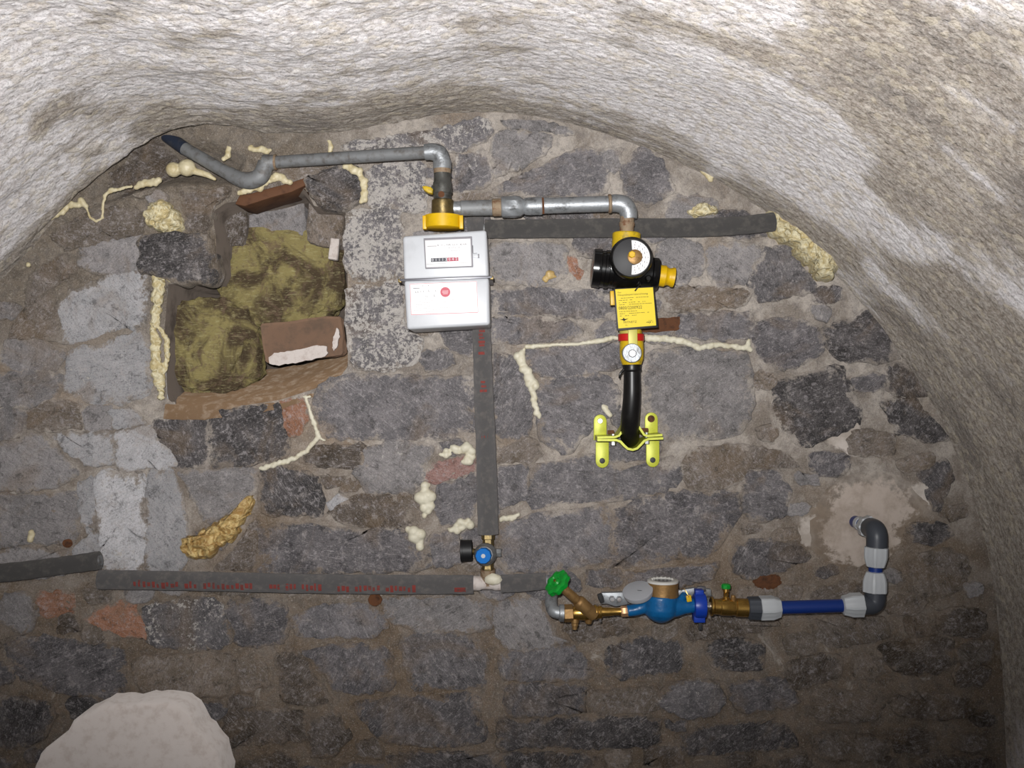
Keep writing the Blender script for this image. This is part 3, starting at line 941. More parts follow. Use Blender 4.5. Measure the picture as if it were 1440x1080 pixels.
def sharp_chaikin(p):
    o = []
    for i in range(len(p)):
        a = p[i]; b = p[(i + 1) % len(p)]
        o.append((a[0] * .88 + b[0] * .12, a[1] * .88 + b[1] * .12))
        o.append((a[0] * .12 + b[0] * .88, a[1] * .12 + b[1] * .88))
    return o
def stone_mesh(i, pts, hh):
    r = random.Random(100 + i)
    p = np.array(sharp_chaikin(pts), float)
    cx, cy = p.mean(0)
    p = (p - (cx, cy)) * (1 + (9.0 if i < len(ST) else 6.0) / max(22, np.ptp(p, 0).min())) + (cx, cy)
    per = sum(math.dist(p[q], p[q - 1]) for q in range(len(p)))
    n = int(min(64, max(26, per / 5.0)))
    ring = resample([tuple(q) for q in p], n)
    ring = ring + np.stack([fbm(ring[:, 0] * .11, ring[:, 1] * .11, 2.0 + i, 3, 51), fbm(ring[:, 0] * .11, ring[:, 1] * .11, 7.0 + i, 3, 53)], 1) * 5.5
    h = hh if hh else r.uniform(.006, .012)
    tx, tz = r.uniform(-.025, .025), r.uniform(-.04, .04)
    lv = [(1.0, None), (1.0, -.15), (.985, .40), (.955, .80), (.88, .97), (.70, 1.0), (.5, 1.0), (.3, 1.0), (.13, 1.0)]
    s = sS(); E = []
    tt = np.repeat([q[0] for q in lv], n); kk = np.repeat([-9.0 if q[1] is None else q[1] for q in lv], n)
    x = cx + (np.tile(ring[:, 0], len(lv)) - cx) * tt; y = cy + (np.tile(ring[:, 1], len(lv)) - cy) * tt
    X = (x - 720) * s; Z = CZ + (540 - y) * s
    H = Hh(X, Z); k0 = np.maximum(kk, 0)
    H = H + np.where(kk < -1, -0.035, h * kk + (0.006 * fbm(X * 22, Z * 30, 5.0 + i, 3, 61) + 0.0035 * fbm(X * 70, Z * 70, i, 2, 63)) * (0.35 + 0.65 * k0) + ((x - cx) * s * tx + (cy - y) * s * tz) * k0)
    V = list(zip(X.tolist(), (-H).tolist(), Z.tolist())); E = tt.tolist()
    X0 = (cx - 720) * s; Z0 = CZ + (540 - cy) * s
    H0 = float(Hh(np.array([X0]), np.array([Z0]))[0]) + h
    V.append((X0, -H0, Z0)); E.append(0.0)
    Fc = []
    m = len(lv)
    for q in range(m - 1):
        for k in range(n):
            k2 = (k + 1) % n
            Fc.append((q * n + k, q * n + k2, (q + 1) * n + k2, (q + 1) * n + k))
    for k in range(n): Fc.append(((m - 1) * n + k, (m - 1) * n + (k + 1) % n, len(V) - 1))
    # outline runs clockwise or not: make faces look at the room
    area = sum(ring[k][0] * ring[(k + 1) % n][1] - ring[(k + 1) % n][0] * ring[k][1] for k in range(n))
    if area > 0: Fc = [f[::-1] for f in Fc]
    return V, Fc, E
for i, (k, pts, w, h) in enumerate(ALL):
    V, Fc, E = stone_mesh(i, pts, h)
    o = obj('stone', (V, Fc), M['stone'], wall, attrs={'edge': E}, sharp=None)
    c = COL[k]; j = random.uniform(.88, 1.1)
    q = srgb(*[min(255, v * j) for v in c])
    o.color = (q[0], q[1], q[2], w)

# ---- smooth repair plaster round the blue inlet pipe
def blob_sheet(poly, d, th, n=46, seed=0, amp=2.5, rough=0.003, dome=0.0, edge=False):
    p = chaikin(poly, 2); ring = resample(p, n)
    ring = ring + np.stack([fbm(ring[:, 0] * .06, ring[:, 1] * .06, seed, 3, 71), fbm(ring[:, 0] * .06, ring[:, 1] * .06, seed + 3, 3, 73)], 1) * amp * 2
    cx, cy = ring.mean(0); s = sS(); V = []; Fc = []
    lv = [(1.0, -0.02), (1.0, 0.0), (.96, .6), (.88, .95), (.7, 1), (.5, 1), (.28, 1)]
    for t, k in lv:
        x = cx + (ring[:, 0] - cx) * t; y = cy + (ring[:, 1] - cy) * t
        X = (x - 720) * s; Z = CZ + (540 - y) * s
        H = Hh(X, Z) + d + (th * k if k >= 0 else k) + (rough * fbm(X * 20, Z * 20, seed, 3, 75) + dome * (1 - t * t)) * (k > 0)
        V += list(zip(X, -H, Z))
    X0 = (cx - 720) * s; Z0 = CZ + (540 - cy) * s
    V.append((X0, -(float(Hh(np.array([X0]), np.array([Z0]))[0]) + d + th + dome), Z0))
    m = len(lv)
    for q in range(m - 1):
        for k in range(n):
            k2 = (k + 1) % n
            Fc.append((q * n + k, q * n + k2, (q + 1) * n + k2, (q + 1) * n + k))
    for k in range(n): Fc.append(((m - 1) * n + k, (m - 1) * n + (k + 1) % n, len(V) - 1))
    area = sum(ring[k][0] * ring[(k + 1) % n][1] - ring[(k + 1) % n][0] * ring[k][1] for k in range(n))
    if area > 0: Fc = [f[::-1] for f in Fc]
    if edge: return (V, Fc), {'edge': [t for t, k in lv for _ in range(n)] + [0.0]}
    return V, Fc
g_, AT = blob_sheet([(1128,742),(1150,695),(1200,664),(1262,664),(1300,690),(1302,720),(1272,748),(1262,775),(1205,800),(1150,790)], 0.0, .008, seed=2, amp=5, edge=True)
pt_ = obj('repair_plaster', g_, M['patch'], wall, attrs=AT)
pt_['label'] = 'smooth grey repair plaster around the blue inlet pipe'
for sd, po in enumerate(([(1118,735),(1150,712),(1155,760),(1132,778)], [(1255,690),(1300,672),(1318,700),(1300,722),(1262,715)], [(1150,600),(1192,575),(1206,600),(1215,635),(1180,640)])):
    g_, AT = blob_sheet(po, 0.001, .004, 30, 20 + sd, 6, edge=True)
    o = obj('limewash_scab', g_, M['scab'], wall, attrs=AT)
    o['label'] = 'flaking white limewash scab'

# ---- broken pieces and bricks bedded in the niche
def rough_box(c, size, roll=0, yaw=0, pitch=0, amp=0.004, seg=5, seed=0):
    bm = bmesh.new()
    bmesh.ops.create_cube(bm, size=1.0)
    bmesh.ops.scale(bm, vec=Vector(size), verts=bm.verts)
    bmesh.ops.bevel(bm, geom=list(bm.edges), offset=min(size) * .08, segments=1, affect='EDGES')
    bmesh.ops.subdivide_edges(bm, edges=list(bm.edges), cuts=seg, use_grid_fill=True)
    co = np.array([v.co for v in bm.verts])
    for ax in range(3):
        dd = fbm(co[:, 0] * 30 + ax * 9, co[:, 1] * 30, co[:, 2] * 30 + seed, 3, 81) * amp
        for v, q in zip(bm.verts, dd): v.co[ax] += q
    R = Matrix.Rotation(-math.radians(yaw), 3, 'Z') @ Matrix.Rotation(-math.radians(roll), 3, 'Y') @ Matrix.Rotation(math.radians(pitch), 3, 'X')
    bmesh.ops.transform(bm, matrix=R.to_4x4(), verts=bm.verts)
    bmesh.ops.translate(bm, vec=Vector(c), verts=bm.verts)
    return bm_geo(bm)

def lump(c, rx, ry, rz, amp, seed, sub=5, fr=9.0, sq=1.0):
    bm = bmesh.new()
    bmesh.ops.create_icosphere(bm, subdivisions=sub, radius=1.0)
    co = np.array([v.co for v in bm.verts])
    nn = fbm(co[:, 0] * fr * rx * 3 + seed, co[:, 1] * fr * ry * 3, co[:, 2] * fr * rz * 3, 5, 91)
    nn = nn + 0.5 * fbm(co[:, 0] * 9 + seed, co[:, 1] * 9, co[:, 2] * 9, 3, 93)
    if sq != 1.0: co = np.sign(co) * np.abs(co) ** sq
    co = co * np.array([rx, ry, rz]) * (1 + amp * nn)[:, None]
    for v, q in zip(bm.verts, co): v.co = Vector(q) + Vector(c)
    return bm_geo(bm)

# charred block on the upper left lip of the niche, back stones, ledge
for (x, y, d, w, h, rl, k, sd) in ((330, 318, -.14, 46, 60, -6, 'N', 1), (392, 304, -.17, 84, 80, 4, 'M', 2), (462, 318, -.12, 50, 60, -3, 'B', 4)):
    o = obj('stone', rough_box(P(x, y, d), (w * sS(d), .10, h * sS(d)), rl, 0, 0, .008, 6, sd), M['stone'], wall)
    o.color = (*srgb(*COL[k])[:3], .0)

def ledge():
    V = []; Fc = []; nu, nv = 60, 22
    uu, vv = np.meshgrid(np.linspace(0, 1, nu), np.linspace(0, 1, nv)); NZ = fbm(uu * 14, vv * 9, 3.3, 4, 95)
    for j in range(nv):
        v = j / (nv - 1)
        for i in range(nu):
            u = i / (nu - 1)
            x = 232 + u * 262; yf = np.interp(x, [232, 300, 395, 478, 494], [576, 576, 563, 533, 522])
            p = P(x, yf + 3, 0)
            z = p.z + 0.012 + v * 0.085 - (0.03 if j == 0 else 0)
            z += 0.006 * NZ[j, i]
            V.append((p.x, -0.012 + v * 0.27, z))
    for j in range(nv - 1):
        for i in range(nu - 1):
            a = j * nu + i
            Fc.append((a, a + 1, a + nu + 1, a + nu))
    return V, Fc
o = obj('niche_ledge', ledge(), M['dust'], wall, sharp=None)
o['label'] = 'brown dusty rubble ledge of the niche'

# ================================================================== LOOSE THINGS IN AND BY THE WALL
GW = 'mineral wool stuffed in the niche'
tag(obj('mineral_wool', lump(P(398, 388, -.185), .168, .085, .130, .15, 1.0, sq=.62), M['wool']), 'large yellow-green mineral wool wad filling the upper niche', 'insulation wool', GW)
tag(obj('mineral_wool', lump(P(300, 488, -.13), .120, .085, .125, .18, 5.0, sq=.7), M['wool']), 'brownish mineral wool wad in the lower left of the niche', 'insulation wool', GW)

bp = P(430, 508, -.09)
bk = empty('brick', bp, 'old brick with white painted strip lying in the niche', 'brick')
obj('brick_body', rough_box(P(428, 478, -.07), (.196, .075, .098), 6, -4, 0, .006, 6, 11), M['brick'], bk)
def painted(poly, d, th=.004, seed=0):
    ring = resample(chaikin(poly, 1), 40)
    ring = ring + np.stack([fbm(ring[:, 0] * .3, ring[:, 1] * .3, seed, 3, 97), fbm(ring[:, 0] * .3, ring[:, 1] * .3, seed + 4, 3, 99)], 1) * 2.2
    return prism([tuple(p) for p in ring], d - .01, d + th)
o = obj('white_paint', painted([(376, 499), (420, 491), (459, 484), (461, 500), (430, 508), (380, 516)], -.028, .003, 4), M['white'], bk)
o['label'] = 'cracked white paint strip'
o = obj('white_paint', painted([(468, 476), (474, 458), (478, 466), (475, 488), (468, 494)], -.030, .003, 7), M['white'], bk)
tag(obj('plaster_chip', rough_box(P(470, 350, -.06), (.022, .022, .055), -8, 0, 0, .004, 3, 13), M['white']), 'small upright white plaster chip at the right of the niche', 'plaster chip')
tag(obj('lintel', prism([(330, 287), (337, 274), (352, 272), (376, 265), (404, 258), (428, 250), (433, 259), (410, 270), (384, 277), (362, 284), (344, 290)], -.10, .018, .003), M['wood']), 'rust-brown lintel piece above the niche under the bent pipe', 'lintel')

def slab():
    poly = [(18, 1480), (34, 1150), (46, 1080), (66, 1052), (92, 1034), (100, 1014), (120, 1002), (150, 994), (212, 989), (250, 992), (268, 1012), (288, 1040), (306, 1064), (318, 1150), (336, 1480)]
    ring = resample(chaikin(poly, 1), 150)
    ring = ring + np.stack([fbm(ring[:, 0] * .05, ring[:, 1] * .05, 1, 4, 101), fbm(ring[:, 0] * .05, ring[:, 1] * .05, 6, 4, 103)], 1) * 7
    d = .13; s = sS(d); cx, cy = 172, 1240
    V = []; Fc = []
    lv = [(1.0, .03), (1.0, .118), (.99, .126), (.97, .13), (.85, .13), (.7, .13), (.55, .13), (.4, .13), (.25, .13), (.1, .13)]
    for q, (t, dd) in enumerate(lv):
        x = cx + (ring[:, 0] - cx) * t; y = cy + (ring[:, 1] - cy) * t
        X = (x - 720) * s; Z = np.maximum(CZ + (540 - y) * s, 0.0)
        Y = -dd - (0.005 * fbm(X * 9, Z * 9, 2, 4, 105) if q > 1 else 0 * X)
        V += list(zip(X, Y, Z))
    n = len(ring)
    for q in range(len(lv) - 1):
        for k in range(n):
            k2 = (k + 1) % n
            Fc.append((q * n + k, q * n + k2, (q + 1) * n + k2, (q + 1) * n + k))
    Fc.append(tuple((len(lv) - 1) * n + k for k in range(n))); Fc.append(tuple(range(n))[::-1])
    area = sum(ring[k][0] * ring[(k + 1) % n][1] - ring[(k + 1) % n][0] * ring[k][1] for k in range(n))
    if area > 0: Fc = [f[::-1] for f in Fc]
    return V, Fc
tag(obj('stone_slab', slab(), M['slab']), 'rounded white limewashed stone standing against the wall at lower left', 'stone')

# ---- cured mounting foam, every bead its own thing
GF = 'mounting foam beads on the wall'
_bm = bmesh.new(); bmesh.ops.create_icosphere(_bm, subdivisions=2, radius=1.0)
ICO = bm_geo(_bm)
def ico(c, r):
    return [v * r + c for v in ICO[0]], ICO[1]
def foam(label, pts, m='foam', k=1.0, d0=None, lumpy=.5, spread=0.5, name='foam_bead', vox=.0024, smooth=2, extra=()):
    r_ = random.Random(hash(label) % 9973 if False else sum(ord(c) for c in label))
    path = [Vector((p[0], p[1], p[2])) for p in pts]
    G = []
    runs = [path] + [[Vector(q) for q in e] for e in extra]
    for run in runs:
        if len(run) == 1: run = run + [run[0] + Vector((.1, 0, 0))]
        for a, b in zip(run[:-1], run[1:]):
            ln = math.hypot(b.x - a.x, b.y - a.y); rm = max(1.5, (a.z + b.z) / 2)
            steps = max(1, int(ln / (rm * .42)))
            for i in range(steps + 1):
                t = i / steps; q = a.lerp(b, t)
                for _ in range(2):
                    r = q.z * r_.uniform(1 - lumpy, 1.0) * (0.9 if rm < 6 else .72)
                    x = q.x + r_.uniform(-1, 1) * q.z * spread; y = q.y + r_.uniform(-1, 1) * q.z * spread
                    G.append((x, y, r))
    A = np.array(G); base = np.full(len(A), d0 if d0 is not None else .010)
    if d0 is None: base = base + Hh((A[:, 0] - 720) * sS(), CZ + (540 - A[:, 1]) * sS())
    g = join(*[ico(P(x, y, dd + r * sS() * .3), r * sS()) for (x, y, r), dd in zip(G, base)])
    o = obj(name, g, M[m], sharp=None)
    md = o.modifiers.new('skin', 'REMESH'); md.mode = 'VOXEL'; md.voxel_size = vox; md.use_smooth_shade = True
    if smooth:
        sm = o.modifiers.new('soft', 'SMOOTH'); sm.iterations = smooth; sm.factor = .5
    tag(o, label, 'foam', GF)
    return o
def foam_mass(label, poly, th, m, seed, d=0.004, fr=34, jag=4.5):
    ring = resample(chaikin(poly, 2), 110)
    ring = ring + np.stack([fbm(ring[:, 0] * .12, ring[:, 1] * .12, seed, 3, 111), fbm(ring[:, 0] * .12, ring[:, 1] * .12, seed + 3, 3, 113)], 1) * jag
    n = len(ring); cx, cy = ring.mean(0); s_ = sS()
    lv = [1.0] + list(np.linspace(1.0, 0.04, 26))
    tt = np.repeat(lv, n); q0 = np.repeat(np.arange(27) == 0, n)
    x = cx + (np.tile(ring[:, 0], 27) - cx) * tt; y = cy + (np.tile(ring[:, 1], 27) - cy) * tt
    X = (x - 720) * s_; Z = CZ + (540 - y) * s_
    rid = 1 - 2 * np.abs(fbm(X * fr, Z * fr, seed, 3, 115))
    dome = np.sqrt(np.clip(1 - tt ** 3, 0, 1))
    H = Hh(X, Z) + d + np.where(q0, -.03, th * dome * (0.62 + 0.38 * fbm(X * 16, Z * 16, seed, 2, 117)) + .013 * rid * np.clip(dome * 1.6, 0, 1))
    V = list(zip(X.tolist(), (-H).tolist(), Z.tolist())); Fc = []
    for q in range(26):
        for k in range(n):
            k2 = (k + 1) % n; Fc.append((q * n + k, q * n + k2, (q + 1) * n + k2, (q + 1) * n + k))
    Fc.append(tuple(26 * n + k for k in range(n)))
    area = sum(ring[k][0] * ring[(k + 1) % n][1] - ring[(k + 1) % n][0] * ring[k][1] for k in range(n))
    if area > 0: Fc = [f[::-1] for f in Fc]
    return tag(obj('foam_bead', (V, Fc), M[m], sharp=None), label, 'foam', GF)
foam_mass('lumpy foam mass at the right end of the upper insulated pipe', [(1076, 296), (1094, 290), (1112, 303), (1135, 316), (1152, 333), (1174, 346), (1197, 368), (1196, 380), (1172, 380), (1166, 396), (1148, 398), (1138, 380), (1118, 368), (1108, 345), (1090, 340), (1074, 318)], .062, 'foam_fold', 3, d=.022, fr=46, jag=8)
foam_mass('round swirled foam pat above the upper insulated pipe', [(966, 301), (975, 290), (990, 286), (1006, 291), (1011, 301), (990, 307), (972, 307)], .022, 'foam_fold', 8)
foam('small torn foam scrap high beside the vault edge', [(984, 232, 5), (992, 242, 6), (1004, 246, 4)], 'foam', extra=[[(994, 244, 4), (1000, 254, 4)]])
foam('thin pale foam bead in the joint left of the yellow ball valve', [(740, 488, 4.5), (780, 485, 3), (812, 484, 3), (842, 479, 4.5), (868, 475, 4.5)], 'foam_pale', spread=.3)
foam('thin pale foam bead in the joint right of the yellow ball valve', [(906, 475, 5), (940, 477, 5), (968, 482, 5), (982, 489, 4.5), (1010, 485, 4), (1054, 490, 4.5)], 'foam_pale', extra=[[(1052, 480, 3), (1052, 490, 4)]])
foam('vertical blobby foam bead between pipe riser and gas hose', [(738, 492, 3), (732, 504, 8), (738, 520, 9), (748, 538, 10), (750, 555, 5), (752, 570, 4), (757, 586, 5)], 'foam_pale')
foam('short foam dab above the yellow-green clamp', [(845, 560, 3), (850, 572, 4.5), (856, 582, 5)], 'foam_pale')
foam('long rope of foam down the left edge of the niche', [(217, 386, 9), (222, 402, 11), (220, 430, 9), (218, 455, 7), (218, 480, 9), (220, 510, 10), (224, 535, 9), (228, 562, 5)], 'foam_fold', d0=.018, lumpy=.5, extra=[[(226, 462, 3.5), (235, 478, 4), (235, 500, 4), (232, 522, 3)], [(228, 390, 5), (248, 392, 6)]])
foam_mass('folded foam clump at the upper left of the niche', [(204, 302), (212, 288), (228, 280), (246, 288), (258, 305), (267, 322), (250, 331), (225, 329), (210, 318)], .040, 'foam_fold', 15)
foam('twin round foam bubbles beside the slanting pipe', [(244, 239, 15)], d0=.012, lumpy=.08, spread=.06, smooth=3, extra=[[(263, 236, 17)], [(252, 240, 8), (256, 239, 8)], [(275, 241, 6), (292, 246, 5), (302, 252, 3)]])
foam('curled foam string on the far left of the wall', [(72, 306, 4), (84, 298, 6), (100, 289, 6), (116, 285, 7), (120, 290, 5)], d0=.02, extra=[[(121, 292, 1.8), (127, 306, 1.8), (136, 312, 2.2), (144, 306, 2.2), (145, 290, 2.2), (147, 276, 3), (156, 268, 3.5), (172, 265, 2.5), (186, 262, 2)]])
foam('foam crust above the torn mortar flap at left', [(192, 262, 6), (204, 258, 7), (216, 256, 7), (224, 252, 7)], d0=.01)
foam('yellowish foam along the rust-brown lintel', [(336, 272, 4), (350, 268, 5), (366, 262, 7), (378, 252, 8), (392, 250, 8), (405, 254, 6)], 'foam', d0=.03, lumpy=.5)
foam('foam bead hooked round the dark corner stone', [(484, 232, 4), (496, 238, 5), (506, 243, 5.5), (512, 256, 5.5), (513, 272, 5.5), (510, 284, 5)], d0=.032)
foam('branching thin foam line below the niche', [(430, 560, 2.5), (436, 578, 3), (442, 596, 3.5), (448, 614, 3.5), (434, 632, 3.5), (412, 646, 4), (390, 652, 4), (368, 659, 4)], 'foam_pale', extra=[[(426, 558, 2), (438, 558, 2)], [(448, 614, 2.5), (456, 620, 2)]])
foam_mass('big golden foam lump above the left insulated pipe', [(249, 768), (275, 748), (300, 738), (330, 714), (358, 692), (364, 710), (346, 728), (341, 750), (318, 768), (295, 786), (272, 789), (258, 778)], .035, 'foam_goldfold', 21, fr=44, jag=7)
foam('foam patch over the pink brick beside the riser', [(622, 642, 6), (638, 633, 9), (656, 630, 11), (662, 646, 10), (652, 652, 7)], 'foam_pale', lumpy=.6, spread=.6)
foam('oval pale foam patch left of the riser', [(603, 682, 9), (598, 698, 14), (600, 712, 12), (598, 724, 6)], 'foam_pale', lumpy=.6, spread=.6)
foam('drop-shaped pale foam patch above the long insulated pipe', [(578, 746, 9), (586, 752, 13), (590, 766, 9)], 'foam_pale', lumpy=.5, spread=.5)
foam('pale foam smear left of the riser foot', [(632, 746, 5), (646, 742, 9), (660, 736, 11)], 'foam_pale', lumpy=.6, spread=.6)
foam('pale foam smear right of the riser foot', [(704, 731, 4), (716, 729, 4.5), (730, 724, 3)], 'foam_pale')
foam('small foam nub beside the bend of the gas pipe', [(322, 208, 4), (320, 218, 4.5), (314, 225, 3)], d0=.0)
foam('foam nubs behind the collar of the gas pipe', [(352, 207, 5), (364, 210, 5), (378, 212, 5)], d0=.02, spread=.5)
foam('tiny foam drop low on the vault edge at far left', [(41, 372, 4)], d0=.02)
foam('small tan foam drop above the short insulated pipe', [(44, 748, 5), (45, 758, 6)], 'foam')
foam('yellow-brown foam scrap in a joint right of the gas meter', [(766, 392, 5), (774, 386, 6), (780, 388, 4)], 'foam_gold')
foam('foam dribble at the top left of the dark corner stone', [(463, 198, 3), (465, 208, 3.5), (464, 214, 3)], d0=.02)

# torn mortar flap and rusty iron bits
tag(obj('mortar_flap', blob_sheet([(180, 272), (198, 264), (222, 262), (222, 274), (212, 280), (196, 282)], .012, .008, 40, 30, 4), M['mortar']), 'torn pale mortar flap hanging under foam at upper left', 'mortar flap')
tag(obj('iron_strap', rough_box(P(926, 458, .010), (.100, .02, .030), 4, 0, 0, .014, 6, 17), M['rust']), 'rusty flat iron stub in the wall behind the yellow sign', 'iron stub')
tag(obj('iron_bolt', lump(P(1076, 818, .008), .030, .010, .020, .55, 3.0, 4), M['rust']), 'rusty iron bolt head above the brass stop valve', 'bolt')
tag(obj('pipe_hook', lump(P(527, 843, .02), .016, .018, .014, .3, 8.0, 3), M['rust']), 'rusty wall hook under the long insulated pipe', 'hook')
tag(obj('iron_nail', lump(P(95, 764, .010), .011, .010, .010, .3, 9.0, 3), M['rust']), 'small rusty nail stub above the short insulated pipe', 'nail')

# ================================================================== PIPEWORK: GAS
def boxf(px, py, df, w, h, t, roll=0.0, bev=0.0):
    s = sS(df); R = Matrix.Rotation(-math.radians(roll), 3, 'Y')
    c = P(px, py, df) + Vector((0, t / 2, 0))
    return box(c, (w * s, t, h * s), R, bev)

g = empty('gas_inlet_pipe', P(480, 226, .1), 'galvanised gas inlet pipe running from the vault hole to the meter valve', 'gas pipe')
a0, a1, a2 = P(206, 171, -.05), P(260, 209, .0), P(328, 248, .045)
o = obj('pipe', tube([a0, a1], .0165, 20), M['bluepipe_dark'], g); o['label'] = 'dark blue painted pipe end'
obj('pipe', tube([a1, a2], .0158, 20), M['galv_dull'], g)
obj('bend', T([(322, 244, .04), (338, 252, .05), (352, 254, .055), (366, 248, .06), (372, 236, .06), (374, 228, .06)], [10, 11, 12, 12, 11.5, 11]), M['galv_dull'], g)
obj('collar', L((370, 229, .06), (388, 228, .06), [(0, 9), (0.02, 11), (.4, 11.5), (.5, 10.5), (.95, 10.5), (1, 9)]), M['galv_dull'], g)
obj('collar_ring', L((386, 228, .06), (389, 228, .06), [(0, 11), (1, 11)]), M['rusty_galv'], g)
obj('pipe', T([(388, 228, .06), (602, 214, .145)], 8.6), M['galv_dull'], g)
obj('bend', T([(597, 214, .145), (608, 213.5, .145), (618, 217, .145), (622, 230, .145)], [11, 12, 12.5, 12]), M['galv'], g)
obj('collar', L((622, 226, .145), (622, 238, .145), [(0, 11), (.05, 13), (1, 13)]), M['galv'], g)
obj('collar_ring', L((622, 237, .145), (622, 244, .145), [(0, 12.5), (1, 12)]), M['rusty_galv'], g)

g = empty('gas_meter_valve', P(622, 303, .145), 'dark steel shut-off valve on top of the gas meter', 'valve')
obj('valve_body', L((622, 243, .145), (622, 283, .145), [(0, 12), (.3, 12), (.35, 13), (.5, 13.5), (.72, 14), (.76, 12.5), (1, 12.5)]), M['valvesteel'], g)
obj('screw', L((620.5, 273, .170), (620.5, 273, .172), [(0, 4.5), (.6, 4.5), (1, 3)]), M['rust'], g)
obj('lever_hub', L((612, 268, .145), (606, 266, .145), [(0, 6), (1, 6)]), M['valvesteel'], g)
o = obj('lever', prism([(593, 262), (598, 261), (606, 263), (609, 266), (608, 272), (602, 271), (596, 267)], .14, .165, .002), M['yellow_dirty'], g); o['label'] = 'yellow lever tip'
obj('union_sleeve', L((622.5, 281, .145), (622.5, 304, .145), [(0, 14), (.06, 15.5), (.94, 16), (1, 15)], 28), M['oldbrass'], g)

g = empty('gas_meter', P(627, 464, .14), 'grey box gas meter with white labels and yellow connection nut', 'gas meter')
obj('connection_nut', L((622.5, 303, .145), (622.5, 321.5, .145), [(0, 22), (.04, 26), (.96, 26), (1, 25)], 40), M['yellow'], g)
for x, y in ((597, 312.5), (648.5, 312)):
    obj('nut_lug', boxf(x, y, .165, 5.5, 19, .02, 1, .001), M['yellow'], g)
dF = .222
up = obj('upper_case', prism([(566, 332), (684, 323), (687.5, 390), (568, 394)], .075, dF, .007, 4), M['meter'], g)
obj('lower_case', prism([(568, 394), (687.5, 390), (689, 457), (572, 463.5)], .075, dF, .007, 4), M['meter'], g)
obj('seam_band', prism([(562, 392.2), (692, 387.6), (692, 391), (562, 395.6)], .068, dF + .004, .0008), M['seam'], g)
for x, y in ((562, 394.5), (691.5, 390.5)):
    obj('seam_clip', boxf(x, y, dF + .002, 5, 5, .02, 2, .001), M['oldbrass'], g)
w = obj('window_frame', prism([(595.5, 335), (663.7, 332.2), (665.5, 375.5), (598, 378)], dF - .01, dF + .005, .0012), M['meter_dark'], g)
obj('dial_plate', prism([(597.5, 338), (661.5, 335.4), (663, 373.8), (599.5, 376)], dF, dF + .0062, .0004), M['paper'], w)
obj('counter_black_field', prism([(606, 363.2), (628.5, 362.3), (628.6, 367.6), (606.1, 368.4)], dF + .004, dF + .0068), M['counter_black'], w)
obj('counter_red_field', prism([(628.8, 362.3), (644.6, 361.6), (644.7, 367.0), (628.9, 367.6)], dF + .004, dF + .0068), M['counter_red'], w)
for i, ch in enumerate('01113042'):
    x = 607.1 + i * 4.75
    obj('counter_digit', text_geo(ch, x, 367.5 - i * .2, dF + .0069, 3.9, 2.2), M['digit'], w)
r_ = random.Random(5)
def scribble(x0, y0, x1, slope, n, th, h):
    o = []
    x = x0
    while x < x1:
        wd = r_.uniform(1.2, 3.2)
        y = y0 + (x - x0) * slope
        if r_.random() < .82:
            if h > 1.4:
                for q in range(int(wd)):
                    o.append((x + q, y - r_.uniform(0, h), x + q + r_.uniform(-.3, .9), y, th))
            else: o.append((x, y, x + wd, y + wd * slope, th))
        x += wd + r_.uniform(.4, 1.0)
    return o
obj('dial_print', strokes(scribble(615, 345.6, 655, -.035, 0, .5, 2.0) + scribble(628, 349, 652, -.035, 0, .4, 1.8) + scribble(632, 353.4, 648, -.035, 0, .35, 1.5) + [(601, 346.4, 614, 346, .5), (600, 371.5, 662, 369, .3)], dF + .0066), M['greyink'], w)
obj('window_latch', boxf(669, 359.5, dF + .003, 9, 5, .008, 2, .0006), M['meter'], g)
obj('window_latch_seal', boxf(673, 359.8, dF + .005, 2, 5.5, .006, 2, .0006), M['meter_dark'], g)
obj('window_seam', strokes([(664.8, 345, 665.2, 356, .9), (665.2, 356.4, 671, 356, .6)], dF + .0005), M['greyink'], g)
lb = obj('paper_label', prism([(576.3, 399), (670.4, 395.2), (672.6, 439.8), (578, 443.2)], dF - .002, dF + .0008), M['paper'], g)
lb['label'] = 'white paper label with red border'
dl = dF + .0009
obj('label_border', strokes([(576.8, 399.6, 670, 395.8, .5), (670, 395.8, 672.2, 439.3, .5), (672.2, 439.3, 578.4, 442.6, .7), (578.4, 442.6, 576.8, 399.6, .5)], dl), M['redink'], lb)
obj('label_stamp', L((626.2, 410.7, dl), (626.2, 410.7, dl + .0004), [(0, 7), (1, 7)], 32), M['redink'], lb)
obj('stamp_print', strokes([(622, 409.4, 630.4, 409, .5), (622, 411.4, 630.4, 411, .5), (623, 413.2, 629.6, 412.9, .5)], dl + .0006), M['paper'], lb)
hand = scribble(580, 412, 587, -.03, 0, .45, 3.4) + scribble(592, 411, 614, -.03, 0, .5, 3.6) + scribble(592, 418, 612, -.04, 0, .5, 3.2) + scribble(594, 402.5, 604, -.03, 0, .4, 2.4) + [(581, 405.6, 590, 405.2, .8)]
obj('label_handwriting', strokes(hand, dl), M['greyink'], lb)
fine_ = []
for i in range(8): fine_ += scribble(582, 421 + i * 2.6, 600 + (i * 37) % 48, -.035, 0, .3, 1.0)
obj('label_fine_print', strokes(fine_, dl), M['greyink'], lb)

